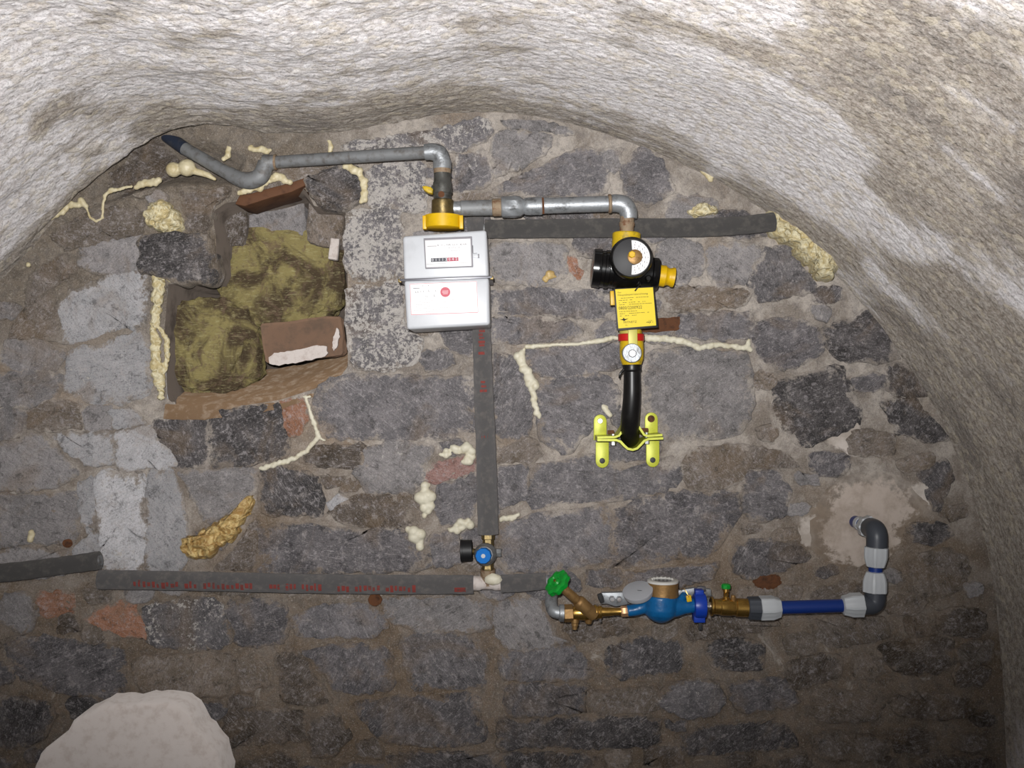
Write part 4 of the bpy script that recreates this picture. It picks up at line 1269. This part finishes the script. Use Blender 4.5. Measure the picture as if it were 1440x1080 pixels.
g = empty('gas_outlet_pipe', P(760, 300, .13), 'galvanised gas pipe with hex union from the meter to the pressure regulator', 'gas pipe')
dO = .135
obj('pipe', L((634, 293.5, dO), (652, 293, dO), [(0, 10), (1, 10)]), M['galv'], g)
obj('pipe', L((648, 293, dO), (693, 292, dO), [(0, 10.2), (.02, 11), (1, 11)]), M['galv_dull'], g)
obj('union_ring', L((692, 292, dO), (706, 291.5, dO), [(0, 11), (.1, 12.5), (.9, 12.5), (1, 11)], 20), M['rusty_galv'], g)
obj('union_nut', L((705, 291.5, dO), (738, 290.5, dO), [(0, 13.5), (.05, 15), (.55, 15.5), (.8, 14.5), (1, 10)], 8, .3), M['galv'], g)
obj('coupling', L((736, 290.5, dO), (762, 289.5, dO), [(0, 10), (.1, 12), (.3, 12.6), (.8, 12.6), (.85, 13), (1, 12.5)], 20), M['galv'], g)
obj('rust_ring', L((761, 289.5, dO), (765, 289.3, dO), [(0, 11.6), (1, 11.4)], 20), M['rust'], g)
obj('pipe', L((762, 289.4, dO), (858, 286.5, dO), [(0, 11.2), (1, 11.2)]), M['galv'], g)
obj('bend_bead', L((855, 286.5, dO), (860, 286.3, dO), [(0, 12), (.2, 13.5), (.8, 13.5), (1, 12)]), M['rusty_galv'], g)
obj('bend', T([(858, 286.3, dO), (868, 286, dO), (878, 289, dO), (883.5, 298, dO), (884.5, 308, dO)], [12.2, 12.6, 13, 12.4, 11.5]), M['galv'], g)
obj('nipple', L((882, 305, dO), (881, 330, dO), [(0, 10), (.3, 10), (.32, 11), (.5, 11), (.55, 10), (1, 10)], 20), M['rusty_galv'], g)

g = empty('gas_pressure_regulator', P(885, 405, .13), 'black gas pressure regulator with round dial and yellow caps', 'pressure regulator')
obj('inlet_collar', L((881, 327.5, .135), (880, 356, .135), [(0, 18.5), (.05, 19.8), (1, 19.8)], 28), M['yellow_dirty'], g)
obj('body', L((836, 377, .13), (926, 386, .13), [(0, 22), (.02, 26), (.09, 27.5), (.10, 25.5), (.15, 25.5), (.16, 27), (.22, 27), (.23, 25), (.29, 25), (.30, 26), (.36, 25.5), (.45, 23.5), (.75, 22), (.84, 21), (.88, 21), (.9, 23), (.97, 23), (1, 21)], 40), M['black'], g)
obj('end_cap', L((832, 376.5, .13), (842, 377.5, .13), [(0, 20), (.12, 26.5), (.9, 27), (1, 25)], 36), M['black'], g)
cap = obj('outlet_cap', L((925, 387, .13), (948.5, 390.5, .13), [(0, 13.5), (.02, 15), (.42, 15.2), (.5, 13.5), (.6, 12.2), (.72, 12.5), (.85, 14), (.97, 14), (1, 12)], 32), M['yellow'], g)
obj('dial_housing', L((888.7, 362, .12), (888.7, 362, .205), [(0, 27), (.4, 29), (.8, 30), (.95, 29), (1, 27)], 44), M['black'], g)
fc = obj('dial_face', L((888.7, 362, .200), (888.7, 362, .2075), [(0, 26.2), (.9, 26.2), (.95, 25), (1, 24.6)], 44), M['charcoal'], g)
V = []; Fc = []
for i in range(25):
    a = math.radians(-94 + 188 * i / 24)
    for rr in (11, 24.2): V.append(P(888.7 + rr * math.cos(a) + 1.0, 362 - rr * math.sin(a), .2079))
for i in range(24): Fc.append((2 * i, 2 * i + 1, 2 * i + 3, 2 * i + 2))
o = obj('dial_label', (V, Fc), M['paper'], fc, smooth=False); o['label'] = 'white crescent label'
ln = []
for i in range(9):
    a = math.radians(-80 + 160 * i / 8)
    for rr, l_ in ((14, 2.2), (18, 2.8), (21.5, 1.5)):
        x = 889.7 + rr * math.cos(a); y = 362 - rr * math.sin(a)
        ln.append((x, y - l_ / 2, x, y + l_ / 2, .6))
obj('dial_print', strokes(ln, .2083), M['greyink'], fc)
obj('dial_hub', L((893, 361, .205), (893, 361, .2105), [(0, 10.5), (.8, 10.5), (1, 9.5)], 28), M['brass_dull'], fc)
obj('dial_nub', L((889, 357.6, .208), (889, 357.6, .220), [(0, 5), (.9, 5), (1, 4)], 6, .5), M['yellow'], fc)
for x, y, r in ((912, 391, 5), (899, 398, 3.5)):
    obj('bolt_head', L((x, y, .155), (x, y, .168), [(0, r), (.6, r), (1, r * .6)], 14), M['black'], g)
obj('outlet_neck', L((884.5, 412, .13), (886, 470, .13), [(0, 17), (.2, 17), (.25, 15), (1, 15)], 24), M['strapyel'], g)
obj('side_tab', boxf(862, 419, .16, 7, 20, .02, 2, .001), M['yellow'], g)

g = empty('warning_sign', P(895, 466, .18), 'small yellow gas shut-off notice on black backing under the regulator', 'sign')
dT = .185
obj('backing', prism([(863.2, 406), (919.2, 402.7), (925.7, 460.4), (867.8, 465)], dT - .006, dT, .0006), M['blackmat'], g)
fy = obj('yellow_face', prism([(865.2, 406.9), (918.2, 404), (922.8, 457.6), (869.7, 461.8)], dT - .001, dT + .0008), M['tagyel'], g)
dt = dT + .0009
obj('lettering', text_geo('Gas-', 868.3, 412.4, dt, 2.1, 3.3), M['ink'], fy)
obj('lettering', text_geo('Hauptabsperreinrichtung', 868.5, 416.2, dt, 2.5, 3.3, 42.5), M['ink'], fy)
obj('lettering', text_geo('0800/2200922', 870.0, 435.6, dt, 4.3, 3.4, 33), M['ink'], fy)
obj('lettering', text_geo('MITNETZ', 876.9, 454.8, dt, 2.9, 3.3, 18.6), M['ink'], fy)
obj('lettering', text_geo('GAS', 879, 458.0, dt, 1.3, 3.3), M['ink'], fy)
fine_ = []
for (x, y, x1) in ((870, 419.6, 911), (870, 422.6, 888), (870.4, 426, 908), (870.6, 428.8, 915), (871, 438.4, 894), (871.4, 441.4, 911), (871.6, 444.4, 895)):
    fine_ += scribble(x, y, x1, -.058, 0, .6, 1.0)
fine_ += scribble(909, 450.8, 919, -.05, 0, .35, 1.0)
obj('fine_print', strokes(fine_, dt), M['ink'], fy)
star = [(871.8, 449.4), (875.6, 448.8), (877, 446.6), (878.6, 448.6), (884, 448), (879.6, 450.2), (877.6, 451.6), (876, 450.4)]
o = obj('logo', prism(star, dt - .0004, dt + .0002), M['ink'], fy); o['label'] = 'black winged star logo'
obj('logo', strokes([(909, 453.6, 911, 452.4, .7), (911, 453.8, 913.4, 452.2, .9), (913.4, 454.6, 915.4, 451.8, .8), (917, 453, 918.6, 452.9, .6)], dt), M['ink'], fy)
obj('cable_tie', T([(893, 409, dt + .001), (896.5, 404.5, dt + .004), (899, 400, dt - .003), (900, 396, .16)], 1.1, 8), M['blackmat'], g)

g = empty('gas_ball_valve', P(888, 520, .13), 'yellow gas ball valve with red ring and silver disc', 'valve')
obj('valve_body', L((888, 464, .13), (888.5, 518, .13), [(0, 14), (.1, 15), (.26, 16.5), (.5, 17), (.75, 16.5), (.9, 13.5), (1, 12)], 32), M['yellow_dirty'], g)
obj('red_ring', L((887.5, 469.5, .13), (887.5, 480, .13), [(0, 17), (.08, 18.4), (.92, 18.4), (1, 17)], 32), M['red'], g)
obj('strap', boxf(890, 474.5, .166, 13, 28, .006, 1, .001), M['strapyel'], g)
obj('bonnet', L((889, 496, .14), (889, 496, .172), [(0, 13), (1, 13)], 24), M['strapyel'], g)
obj('disc', L((889, 496.5, .170), (889, 496.5, .177), [(0, 13.6), (.8, 13.6), (1, 12.6)], 36), M['galv'], g)
obj('disc_screw', L((889.5, 497, .175), (889.5, 497, .180), [(0, 5.6), (.7, 5.6), (1, 4.6)], 20), M['chrome'], g)

g = empty('gas_hose', P(886, 640, .1), 'black rubber sleeved gas line curving into the wall through the clamp', 'gas pipe')
obj('sleeve', T([(888.5, 514, .13), (888.8, 535, .13), (888.5, 560, .128), (886.5, 585, .118), (885.5, 604, .10), (885.5, 614, .075), (886, 617, .04), (886, 617, -.02)], [11.5, 12, 12.5, 13.2, 13.4, 13.4, 13.4, 13.4], 26), M['rubber'], g)
obj('tape_end', L((888.5, 511, .13), (888.7, 523, .13), [(0, 12.6), (.2, 13.8), (.5, 13), (.8, 13.6), (1, 12)], 22), M['rubber'], g)
obj('tape_tail', T([(877, 520, .14), (872, 526, .142), (871, 532, .14)], [2.2, 1.6, 1.0], 8), M['rubber'], g)

g = empty('pipe_clamp', P(882, 658, .03), 'yellow-green two-part wall clamp gripping the black gas line', 'pipe clamp')
def tab(cx, y0, y1, w, up):
    r = w / 2; pts = []
    if up:
        for i in range(9): a = PI - PI * i / 8; pts.append((cx + r * math.cos(a), y0 + r - r * math.sin(a)))
        pts += [(cx + r, y1), (cx - r, y1)]
    else:
        pts += [(cx - r, y0), (cx + r, y0)]
        for i in range(9): a = PI * i / 8; pts.append((cx + r * math.cos(a), y1 - r + r * math.sin(a)))
    return pts
dW = .030
def strip(pts, d0, d1, th):
    """bent flat bar: px centreline, spanning d0..d1 in depth, th px thick"""
    n = len(pts); V = []; Fc = []
    for i, (x, y) in enumerate(pts):
        a = Vector(pts[max(i - 1, 0)]); b = Vector(pts[min(i + 1, n - 1)])
        t = (b - a).normalized(); nx, ny = -t.y * th / 2, t.x * th / 2
        dm = (d0 + d1) / 2
        for (sx, dd) in ((1, d1), (-1, d1), (-1, d0), (1, d0)):
            p = P(x + sx * nx, y + sx * ny, dm); V.append(Vector((p.x, -dd, p.z)))
    for i in range(n - 1):
        for k in range(4):
            Fc.append((4 * i + k, 4 * i + (k + 1) % 4, 4 * i + 4 + (k + 1) % 4, 4 * i + 4 + k))
    Fc += [(3, 2, 1, 0), tuple(4 * (n - 1) + k for k in range(4))]
    return V, Fc
up_l = [(838, 614), (862, 613.5), (868, 611.5), (872, 606), (876, 600), (882, 597), (890, 597), (896, 600), (900, 606), (903, 610.5), (908, 612), (928, 610.5)]
lo_l = [(838, 617.5), (864, 617.5), (870, 619.5), (875, 625), (880, 629.5), (887, 631), (893, 629), (898, 624), (903, 618.5), (909, 616), (929, 615)]
obj('upper_bar', strip(up_l, dW - .004, .105, 3.0), M['yelgreen'], g, sharp=50)
obj('lower_bar', strip(lo_l, dW - .004, .108, 3.2), M['yelgreen'], g, sharp=50)
for (cx, y0, y1, w_, u_) in ((844, 583, 619, 18, True), (916, 580, 614, 18, True), (847, 622, 658, 18.5, False), (918, 620, 657, 18.5, False)):
    tb = obj('tab', prism(tab(cx, y0, y1, w_, u_), dW - .006, dW, .001), M['yelgreen'], g)
    hy = y0 + 9 if u_ else y1 - 10
    rusty = (cx == 916)
    obj('screw' if u_ else 'hole', L((cx, hy, dW - .001), (cx, hy, dW + (.006 if u_ else .0006)), [(0, 5 if rusty else 4), (.7, 5 if rusty else 4), (1, 3.4)], 14), M['rust'] if rusty else (M['chrome'] if u_ else M['charcoal']), tb)
for x, y in ((862, 622), (909, 620)):
    obj('bolt', L((x, y - 12, .075), (x, y + 4, .075), [(0, 2.4), (.7, 2.4), (.72, 4.2), (1, 4.2)], 6), M['chrome'], g)
obj('bolt_nut', L((906, 607, .08), (906, 602, .08), [(0, 6), (1, 5.5)], 6), M['rust'], g)
obj('bolt_nut', L((859, 610, .08), (859, 605, .08), [(0, 5), (1, 4.5)], 6), M['rust'], g)

# ================================================================== PIPEWORK: INSULATED WATER LINES
def red_print(path, r, runs, phi, parent, w=.34, m='redprint'):
    path = [Vector(p) for p in path]
    seg = [0]
    for a, b in zip(path[:-1], path[1:]): seg.append(seg[-1] + (b - a).length)
    def at(t):
        q = t * seg[-1]
        for i in range(len(path) - 1):
            if q <= seg[i + 1] + 1e-9:
                f = (q - seg[i]) / max(1e-9, seg[i + 1] - seg[i])
                return path[i].lerp(path[i + 1], f), (path[i + 1] - path[i]).normalized()
        return path[-1], (path[-1] - path[-2]).normalized()
    V = []; Fc = []
    for (t0, t1) in runs:
        k0 = len(V); n = 4
        ww = w * random.uniform(.6, 1.2); ph = phi + random.uniform(-.12, .12)
        for i in range(n + 1):
            c, tn = at(t0 + (t1 - t0) * i / n)
            out = Vector((0, -1, 0)); out = (out - tn * out.dot(tn)).normalized(); sd = tn.cross(out)
            for a in (ph - ww, ph, ph + ww):
                V.append(c + (out * math.cos(a) + sd * math.sin(a)) * (r * 1.012))
        for i in range(n):
            for k in range(2):
                a = k0 + i * 3 + k
                Fc.append((a, a + 1, a + 4, a + 3))
    return tag(obj('printed_marking', (V, Fc), M[m], parent), 'worn red printed lettering', kind='stuff')
def letter_runs(t0, t1, n, fill=.7, seed=1):
    r = random.Random(seed); o = []
    st = (t1 - t0) / n
    for i in range(n):
        if r.random() < fill: o.append((t0 + i * st, t0 + i * st + st * r.uniform(.45, .85)))
    return o
def insulated(label, pts, r, m, runs=None, phi=0.0, ends=True, wob=0.02):
    path = [P(*p) for p in pts]
    rr = [q * sS(pts[0][2]) for q in (r if isinstance(r, (list, tuple)) else [r] * len(pts))]
    sp, sr = spline(path, rr, 10) if len(path) > 2 else ([path[0].lerp(path[1], i / 16) for i in range(17)], [rr[0] + (rr[1] - rr[0]) * i / 16 for i in range(17)])
    sr = [q * (1 + wob * math.sin(i * 1.7)) for i, q in enumerate(sr)]
    mid = min(path, key=lambda p: p.z)
    g = empty('insulated_pipe', mid, label, 'insulated pipe', None)
    obj('foam_sleeve', tube(sp, sr, 28), M[m], g, sharp=50)
    # bore shown at the sleeve ends
    obj('inner_pipe', tube([path[0] + (path[0] - path[1]).normalized() * .004, path[0] + (path[1] - path[0]).normalized() * .02], rr[0] * .55, 16), M['galv_dull'], g)
    obj('inner_pipe', tube([path[-1] + (path[-1] - path[-2]).normalized() * .004, path[-1] + (path[-2] - path[-1]).normalized() * .02], rr[-1] * .55, 16), M['galv_dull'], g)
    if runs: red_print(sp, sum(sr) / len(sr) * 1.02, runs, phi, g)
    return g, sp, sr
insulated('dark insulated pipe running right from behind the gas meter into foam', [(682, 322, .05), (720, 322, .05), (860, 320.5, .05), (980, 320, .05), (1040, 317, .052), (1088, 312, .05)], [13.2, 13, 13.4, 13.2, 13, 13.4], 'insul_dark')
insulated('vertical dark grey insulated riser hanging below the gas meter with red print', [(668, 306, .035), (673, 380, .04), (677, 460, .045), (680.5, 560, .05), (684, 650, .055), (686.5, 751, .06)], [12, 12.6, 12.8, 13.6, 14.2, 14.6], 'insul', letter_runs(.36, .44, 7, .9, 3) + letter_runs(.52, .60, 6, .8, 4) + letter_runs(.64, .78, 11, .75, 6) + letter_runs(.80, .99, 15, .9, 5), 0.0)
insulated('long grey horizontal insulated pipe with red lettering', [(140, 815, .055), (260, 817, .055), (420, 820.5, .055), (560, 822, .055), (666, 822, .055)], [13.6, 13.4, 13.6, 13.6, 13.2], 'insul', letter_runs(.1, .42, 26, .8, 7) + letter_runs(.46, .60, 13, .8, 8) + letter_runs(.64, .85, 18, .7, 9) + [(.95, .98)], .25)
insulated('short slanting insulated pipe entering from the left edge', [(-290, 838, .05), (-60, 811, .05), (20, 804, .05), (90, 795, .05), (140, 788, .05)], [13, 13, 13.2, 12.4, 13.2], 'insul_dark')
insulated('short insulated stub between the white tee and the galvanised bend', [(704, 821, .055), (735, 819.5, .055), (768, 817, .055)], [12.6, 12.6, 11.6], 'insul')
g = empty('pipe_tee', P(686, 830, .055), 'foam-smeared white galvanised pipe tee under the blue knob', 'pipe fitting')
obj('tee_run', L((660, 820, .055), (710, 820, .055), [(0, 8), (.1, 10.5), (.3, 10.5), (.35, 9), (.65, 9), (.7, 10.5), (.9, 10.5), (1, 8)], 22), M['white'], g)
obj('tee_branch', L((686, 822, .055), (686, 800, .06), [(0, 9), (.5, 9), (.55, 10.5), (1, 10.5)], 20), M['rusty_galv'], g)
o = obj('foam_smear', lump(P(694, 815, .075), .020, .010, .013, .3, 4.0, 3), M['foam_pale'], g); o['label'] = 'foam smear'

g = empty('pressure_reducer', P(684, 800, .07), 'small brass pressure reducer with bright blue knob and black gauge', 'pressure reducer')
obj('lower_union', L((686, 804, .062), (686, 790, .065), [(0, 8), (.4, 9), (.5, 8), (1, 8)], 6), M['oldbrass'], g)
obj('upper_union', L((686.5, 768, .065), (686.5, 750, .062), [(0, 8), (.5, 8), (.55, 9.5), (.95, 9.5), (1, 7)], 6), M['oldbrass'], g)
obj('body', L((684, 779, .045), (681.5, 780, .12), [(0, 12), (.1, 15.5), (.6, 16), (.8, 14.5), (1, 11)], 28), M['galv_dull'], g)
obj('knob', L((680.5, 781, .118), (679.5, 782, .155), [(0, 10.5), (.1, 11.6), (.9, 11.4), (1, 10.4)], 10), M['blueknob'], g)
obj('knob_screw', L((679.5, 782, .154), (679.5, 782, .1565), [(0, 3.2), (1, 3)], 14), M['chrome'], g)
gg = obj('gauge', L((664.5, 774, .085), (647.5, 774.5, .085), [(0, 12), (.05, 15), (.8, 15.2), (.82, 15.8), (.97, 15.8), (1, 14.5)], 30), M['blackmat'], g)
obj('gauge_stem', L((672, 776, .08), (663, 775, .085), [(0, 4), (1, 4)], 10), M['oldbrass'], g)
obj('side_plug', L((698, 777, .07), (705, 777, .07), [(0, 6), (.9, 6), (1, 5)], 6), M['galv_dull'], g)

# ================================================================== PIPEWORK: WATER METER LINE
dM = .16
g = empty('pipe_bend', P(780, 870, .1), 'galvanised double bend left of the green handwheel valve', 'pipe fitting')
obj('bend', tube(fillet([P(764, 817.5, .058), P(779, 817, .065), P(774, 846, .13), P(778, 861, dM), P(795, 862.5, dM)], .03, 8), .0145, 20), M['galv'], g)
obj('bend_bead', L((786, 862, dM), (794, 862.3, dM), [(0, 10), (.15, 12), (.85, 12), (1, 10)], 20), M['galv'], g)

g = empty('angle_seat_valve', P(815, 884, dM), 'brass slanted-seat stop valve with green handwheel', 'valve')
obj('hex_end', L((793, 862.5, dM), (806, 862, dM), [(0, 11), (.06, 12.5), (.94, 12.5), (1, 11)], 6, .4), M['brass_dull'], g)
obj('body', L((805, 862, dM), (842, 861, dM), [(0, 9), (.1, 10), (.5, 11), (.8, 10), (1, 8.5)], 24), M['brass'], g)
b0 = P(834, 864, dM + .005); b1 = P(784, 820, dM + .045)
ax = (b1 - b0)
bs = sS(dM)
bn = obj('bonnet', lathe(b0, b1, [(-.06, .5 * 10 * bs), (-.02, 9.4 * bs), (.40, 9.6 * bs), (.44, 8.4 * bs), (.46, 6.6 * bs), (.92, 6.2 * bs), (1, 3 * bs)], 26), M['brass_dull'], g)
def wheel(c, axis, R, th, lobes=8):
    axis = axis.normalized(); u, w = frame_of(axis); n = lobes * 8; V = []; Fc = []
    lv = [(-.5, .30), (-.5, .86), (-.32, 1.0), (.32, 1.0), (.5, .86), (.5, .62), (.30, .50), (.30, .34), (.55, .26), (.55, .02)]
    for (z, r) in lv:
        for k in range(n):
            a = 2 * PI * k / n
            rr = R * r * (1 + (.075 * math.cos(lobes * a) if r > .6 else 0))
            V.append(c + axis * th * z + (u * math.cos(a) + w * math.sin(a)) * rr)
    for i in range(len(lv) - 1):
        for k in range(n):
            k2 = (k + 1) % n; Fc.append((i * n + k, i * n + k2, (i + 1) * n + k2, (i + 1) * n + k))
    Fc.append(tuple(range(n))[::-1]); Fc.append(tuple((len(lv) - 1) * n + k for k in range(n)))
    return V, Fc
hw = obj('handwheel', wheel(b1, ax + Vector((0, -.012, 0)), 18.5 * bs, 10 * bs), M['green'], g)
obj('wheel_screw', lathe(b1 + ax.normalized() * .006, b1 + ax.normalized() * .011, [(0, .0035), (1, .003)], 10), M['brass'], hw)
obj('drain_plug', L((809, 868, dM), (808, 885, dM), [(0, 6), (.4, 6), (.45, 5), (.7, 5), (.75, 4), (1, 3.6)], 12), M['brass_dull'], g)
obj('drain_plug', L((828, 866, dM), (827.5, 877, dM), [(0, 5.5), (.8, 5), (1, 4)], 12), M['brass_dull'], g)
obj('outlet_collar', L((835, 861, dM), (846, 860.6, dM), [(0, 8.5), (.1, 10.5), (.35, 10.5), (.4, 8), (.6, 8), (.65, 9.6), (1, 9)], 20), M['brass'], g)
obj('tail_rod', L((845, 860.5, dM), (874, 859.8, dM), [(0, 6.6), (.5, 6), (.7, 5.2), (1, 5.6)], 20), M['brass'], g)
obj('seal_ring', L((843.5, 850, dM), (844.5, 875, dM), [(0, 1.6), (.5, 1.2), (1, 1.6)], 8), M['chrome'], g)

g = empty('water_meter', P(930, 876, dM), 'blue water meter with brass ring and open grey lid', 'water meter')
obj('inlet_nut', L((873, 859.8, dM), (885, 859.2, dM), [(0, 6.5), (.1, 7.6), (.9, 7.6), (1, 6.5)], 6, .2), M['copper'], g)
cx = 929
body = join(L((cx, 836, dM), (cx, 876, dM), [(0, 22.5), (.06, 23.5), (.25, 24), (.5, 24.5), (.68, 22), (.82, 17), (.93, 10), (1, 2)], 40),
            T([(882, 859, dM), (893, 857.5, dM), (903, 854, dM), (914, 850, dM), (925, 849, dM)], [8, 8.4, 9.5, 13, 16], 24),
            T([(935, 851, dM), (948, 853, dM), (962, 852, dM), (978, 851.5, dM)], [18, 15, 11.5, 9.5], 24))
wb = obj('body', body, M['meterblue'], g)
md = wb.modifiers.new('cast', 'REMESH'); md.mode = 'VOXEL'; md.voxel_size = .0016; md.use_smooth_shade = True
sm = wb.modifiers.new('soft', 'SMOOTH'); sm.iterations = 8; sm.factor = .5
obj('brass_ring', L((cx + 3, 839, dM), (cx + 3, 818, dM), [(0, 21), (.05, 22), (.5, 21.5), (.95, 21.8), (1, 20.5)], 44), M['brass_dull'], g)
tp = obj('dial_rim', L((cx + 3, 819, dM), (cx + 3, 815, dM), [(0, 20), (.1, 22), (.8, 22), (1, 20.6), (1, 15.5), (.35, 15.5), (.3, .1)], 44), M['lightplastic'], g)
obj('dial', L((cx + 3, 817.2, dM), (cx + 3, 816.6, dM), [(0, 15), (1, 15)], 32), M['glass'], tp)
for i in range(7):
    a = PI * (0.12 + .76 * i / 6)
    pz = P(cx + 3, 815, dM); rr = 14.8 * bs
    obj('dial_tooth', box(pz + Vector((math.cos(a) * rr, math.sin(a) * rr, -.001)), (.004, .004, .006), Matrix.Rotation(a, 3, 'Z'), .0006, 1), M['lightplastic'], tp)
lc = P(897, 832, dM + .02); la = Vector((-.22, -.42, .88)).normalized()
ld = obj('lid', lathe(lc - la * .010, lc + la * .004, [(0, 18 * bs), (.1, 20 * bs), (.8, 21.5 * bs), (.95, 21.3 * bs), (1, 20.4 * bs)], 44), M['lid'], g)
lu, lw = frame_of(la)
obj('lid_slot', box(lc + la * .0042 + Vector((.006, -.004, 0)), (.014, .002, .0008), Matrix.Rotation(.1, 3, 'Y'), 0), M['charcoal'], ld)
obj('lid_hinge', L((913, 828, dM + .01), (919, 834, dM + .01), [(0, 4), (1, 4)], 12), M['lid'], g)
obj('seal_lug', L((956, 846, dM), (963, 836, dM + .01), [(0, 6), (.6, 5.5), (1, 5)], 14), M['meterblue'], g)
obj('lead_seal', boxf(969, 842, dM + .02, 7, 9, .006, 10, .001), M['yellow'], g)
obj('seal_wire', T([(957, 830, dM + .01), (962, 828, dM + .015), (967, 836, dM + .02), (969, 840, dM + .02)], .5, 6), M['brass'], g)
cl = obj('outlet_clamp', L((975, 851.5, dM), (992.5, 851.5, dM), [(0, 14), (.06, 17), (.3, 18), (.7, 18), (.94, 17), (1, 14)], 12), M['clampblue'], g)
cl['label'] = 'bright blue plastic union clamp'
obj('clamp_lug', boxf(984, 870, dM + .012, 16, 12, .03, 0, .002), M['clampblue'], g)
obj('clamp_lug', boxf(984, 834, dM + .008, 12, 8, .024, 0, .002), M['clampblue'], g)

g = empty('meter_bracket', P(920, 850, .1), 'galvanised steel mounting bracket behind the water meter', 'bracket')
obj('plate', prism([(846, 834), (880, 833), (884, 838), (882, 850), (866, 853), (850, 848)], .095, .11, .0008), M['galv'], g)
obj('plate', prism([(952, 831), (976, 827), (1000, 829), (1000, 838), (984, 840), (954, 838)], .095, .11, .0008), M['galv'], g)
obj('back_rail', boxf(925, 845, .098, 160, 9, .04, 0, .001), M['galv_dull'], g)
for x, y in ((861, 843), (871, 843.5)):
    obj('bolt', L((x, y, .108), (x, y, .122), [(0, 4.4), (.7, 4.4), (1, 3.4)], 6), M['chrome'], g)
obj('clip', L((843, 835, .125), (847, 847, .125), [(0, 3.4), (.5, 4), (1, 3)], 8), M['charcoal'], g)
obj('clip', L((980, 829, .135), (992, 828, .135), [(0, 4), (.5, 5), (1, 3.5)], 8), M['seam'], g)
obj('leg', boxf(985, 879, .13, 5, 14, .004, 0, .0006), M['charcoal'], g)

g = empty('brass_stop_valve', P(1025, 874, dM), 'brass stop valve with tiny green knob right of the water meter', 'valve')
obj('tail', L((991, 852, dM), (1001, 852.5, dM), [(0, 6), (1, 6)], 20), M['chrome'], g)
obj('flange', L((998.5, 852.5, dM), (1003, 852.7, dM), [(0, 11), (.2, 13.5), (.8, 13.5), (1, 11)], 24), M['brass'], g)
obj('body', L((1002, 852.8, dM), (1054, 855, dM), [(0, 9), (.04, 11), (.2, 11), (.22, 12), (.5, 12.4), (.55, 11.5), (.62, 11.5), (.64, 13), (.98, 13), (1, 11.5)], 24), M['brass'], g)
obj('stem', L((1021, 846, dM), (1021, 827, dM), [(0, 5), (.3, 5), (.35, 3.8), (.7, 3.8), (.75, 4.6), (1, 4.2)], 16), M['brass'], g)
obj('knob', L((1021, 828, dM), (1021, 821, dM), [(0, 5), (.1, 6.6), (.8, 6.6), (1, 5)], 8), M['green'], g)
obj('test_nipple', L((1031, 848, dM + .006), (1031, 837, dM + .006), [(0, 3.2), (.5, 3), (.6, 3.6), (1, 3)], 12), M['brass_dull'], g)

def ribbed(a, b, prof, n=12, m='whitenut', parent=None, name='nut', ribs=6):
    s = sS((a[2] + b[2]) / 2); p0 = P(*a); p1 = P(*b)
    return ribbed_w(p0, p1, [(f, r * s) for f, r in prof], m, parent, name, ribs)
def ribbed_w(p0, p1, prof, m, parent, name='nut', ribs=8):
    n = ribs * 6
    V, Fc = lathe(p0, p1, prof, n)
    t = p1 - p0; t2 = t.normalized(); V2 = []
    for i, v in enumerate(V):
        k = i % n
        c = p0 + t2 * (v - p0).dot(t2); q = v - c
        V2.append(c + q * (1.10 if k % 6 in (0, 1) else 1.0))
    return obj(name, (V2, Fc), M[m], parent, sharp=32)

g = empty('water_inlet_pipe', P(1170, 870, dM), 'blue plastic water inlet pipe with grey compression elbows from wall to valve', 'water pipe')
ribbed((1051, 855, dM), (1069, 855.3, dM), [(0, 13), (.06, 14.6), (.94, 15.2), (1, 14)], m='greyfit', parent=g, name='coupling_body')
ribbed((1068, 855.3, dM), (1098, 854.5, dM), [(0, 14), (.03, 15.8), (.6, 15.8), (.75, 14.4), (.96, 12.4), (1, 9)], parent=g, name='compression_nut')
obj('pipe', L((1094, 854.5, dM), (1190, 851.5, dM), [(0, 9.2), (1, 9.2)], 28), M['peblue'], g)
ribbed((1184, 851.6, dM), (1213, 850.5, dM), [(0, 9), (.05, 12.4), (.3, 14), (.45, 15.6), (.97, 15.8), (1, 14)], parent=g, name='compression_nut')
e0, e1, e2 = P(1211, 850.5, dM), P(1231, 850, dM), P(1231, 828, dM)
obj('elbow', tube(fillet([e0, e1, e2], .03, 10), 14.2 * sS(dM), 26), M['greyfit'], g)
ribbed((1230.5, 833, dM), (1231, 803.5, dM), [(0, 14), (.03, 16), (.5, 16), (.75, 14.5), (.96, 12), (1, 9)], parent=g, name='compression_nut')
obj('pipe', L((1231, 806, dM), (1231.5, 792, dM), [(0, 9.6), (1, 9.6)], 26), M['peblue'], g)
ribbed((1231.5, 798, dM), (1232.5, 769, dM), [(0, 9), (.05, 12), (.3, 14.2), (.5, 15.6), (.97, 15.6), (1, 14)], parent=g, name='compression_nut')
q0 = P(1233, 771, dM); q1 = P(1233.5, 746, dM)
def at_d(p, d): return Vector((p.x, -d, p.z))
obj('elbow', tube(fillet([q0, q1, at_d(q1, .105)], .034, 10), [14.6 * sS(dM)] * 13, 26), M['greyfit'], g)
ribbed_w(at_d(q1, .118), at_d(q1, .078), [(0, .0215), (.05, .0245), (.6, .0245), (.8, .022), (1, .018)], 'whitenut', g, 'compression_nut')
obj('pipe', tube([at_d(q1, .085), at_d(q1, -.03)], .0152, 24), M['peblue'], g)
obj('pipe_band', tube([at_d(q1, .045), at_d(q1, .062)], .0175, 24), M['whitenut'], g)
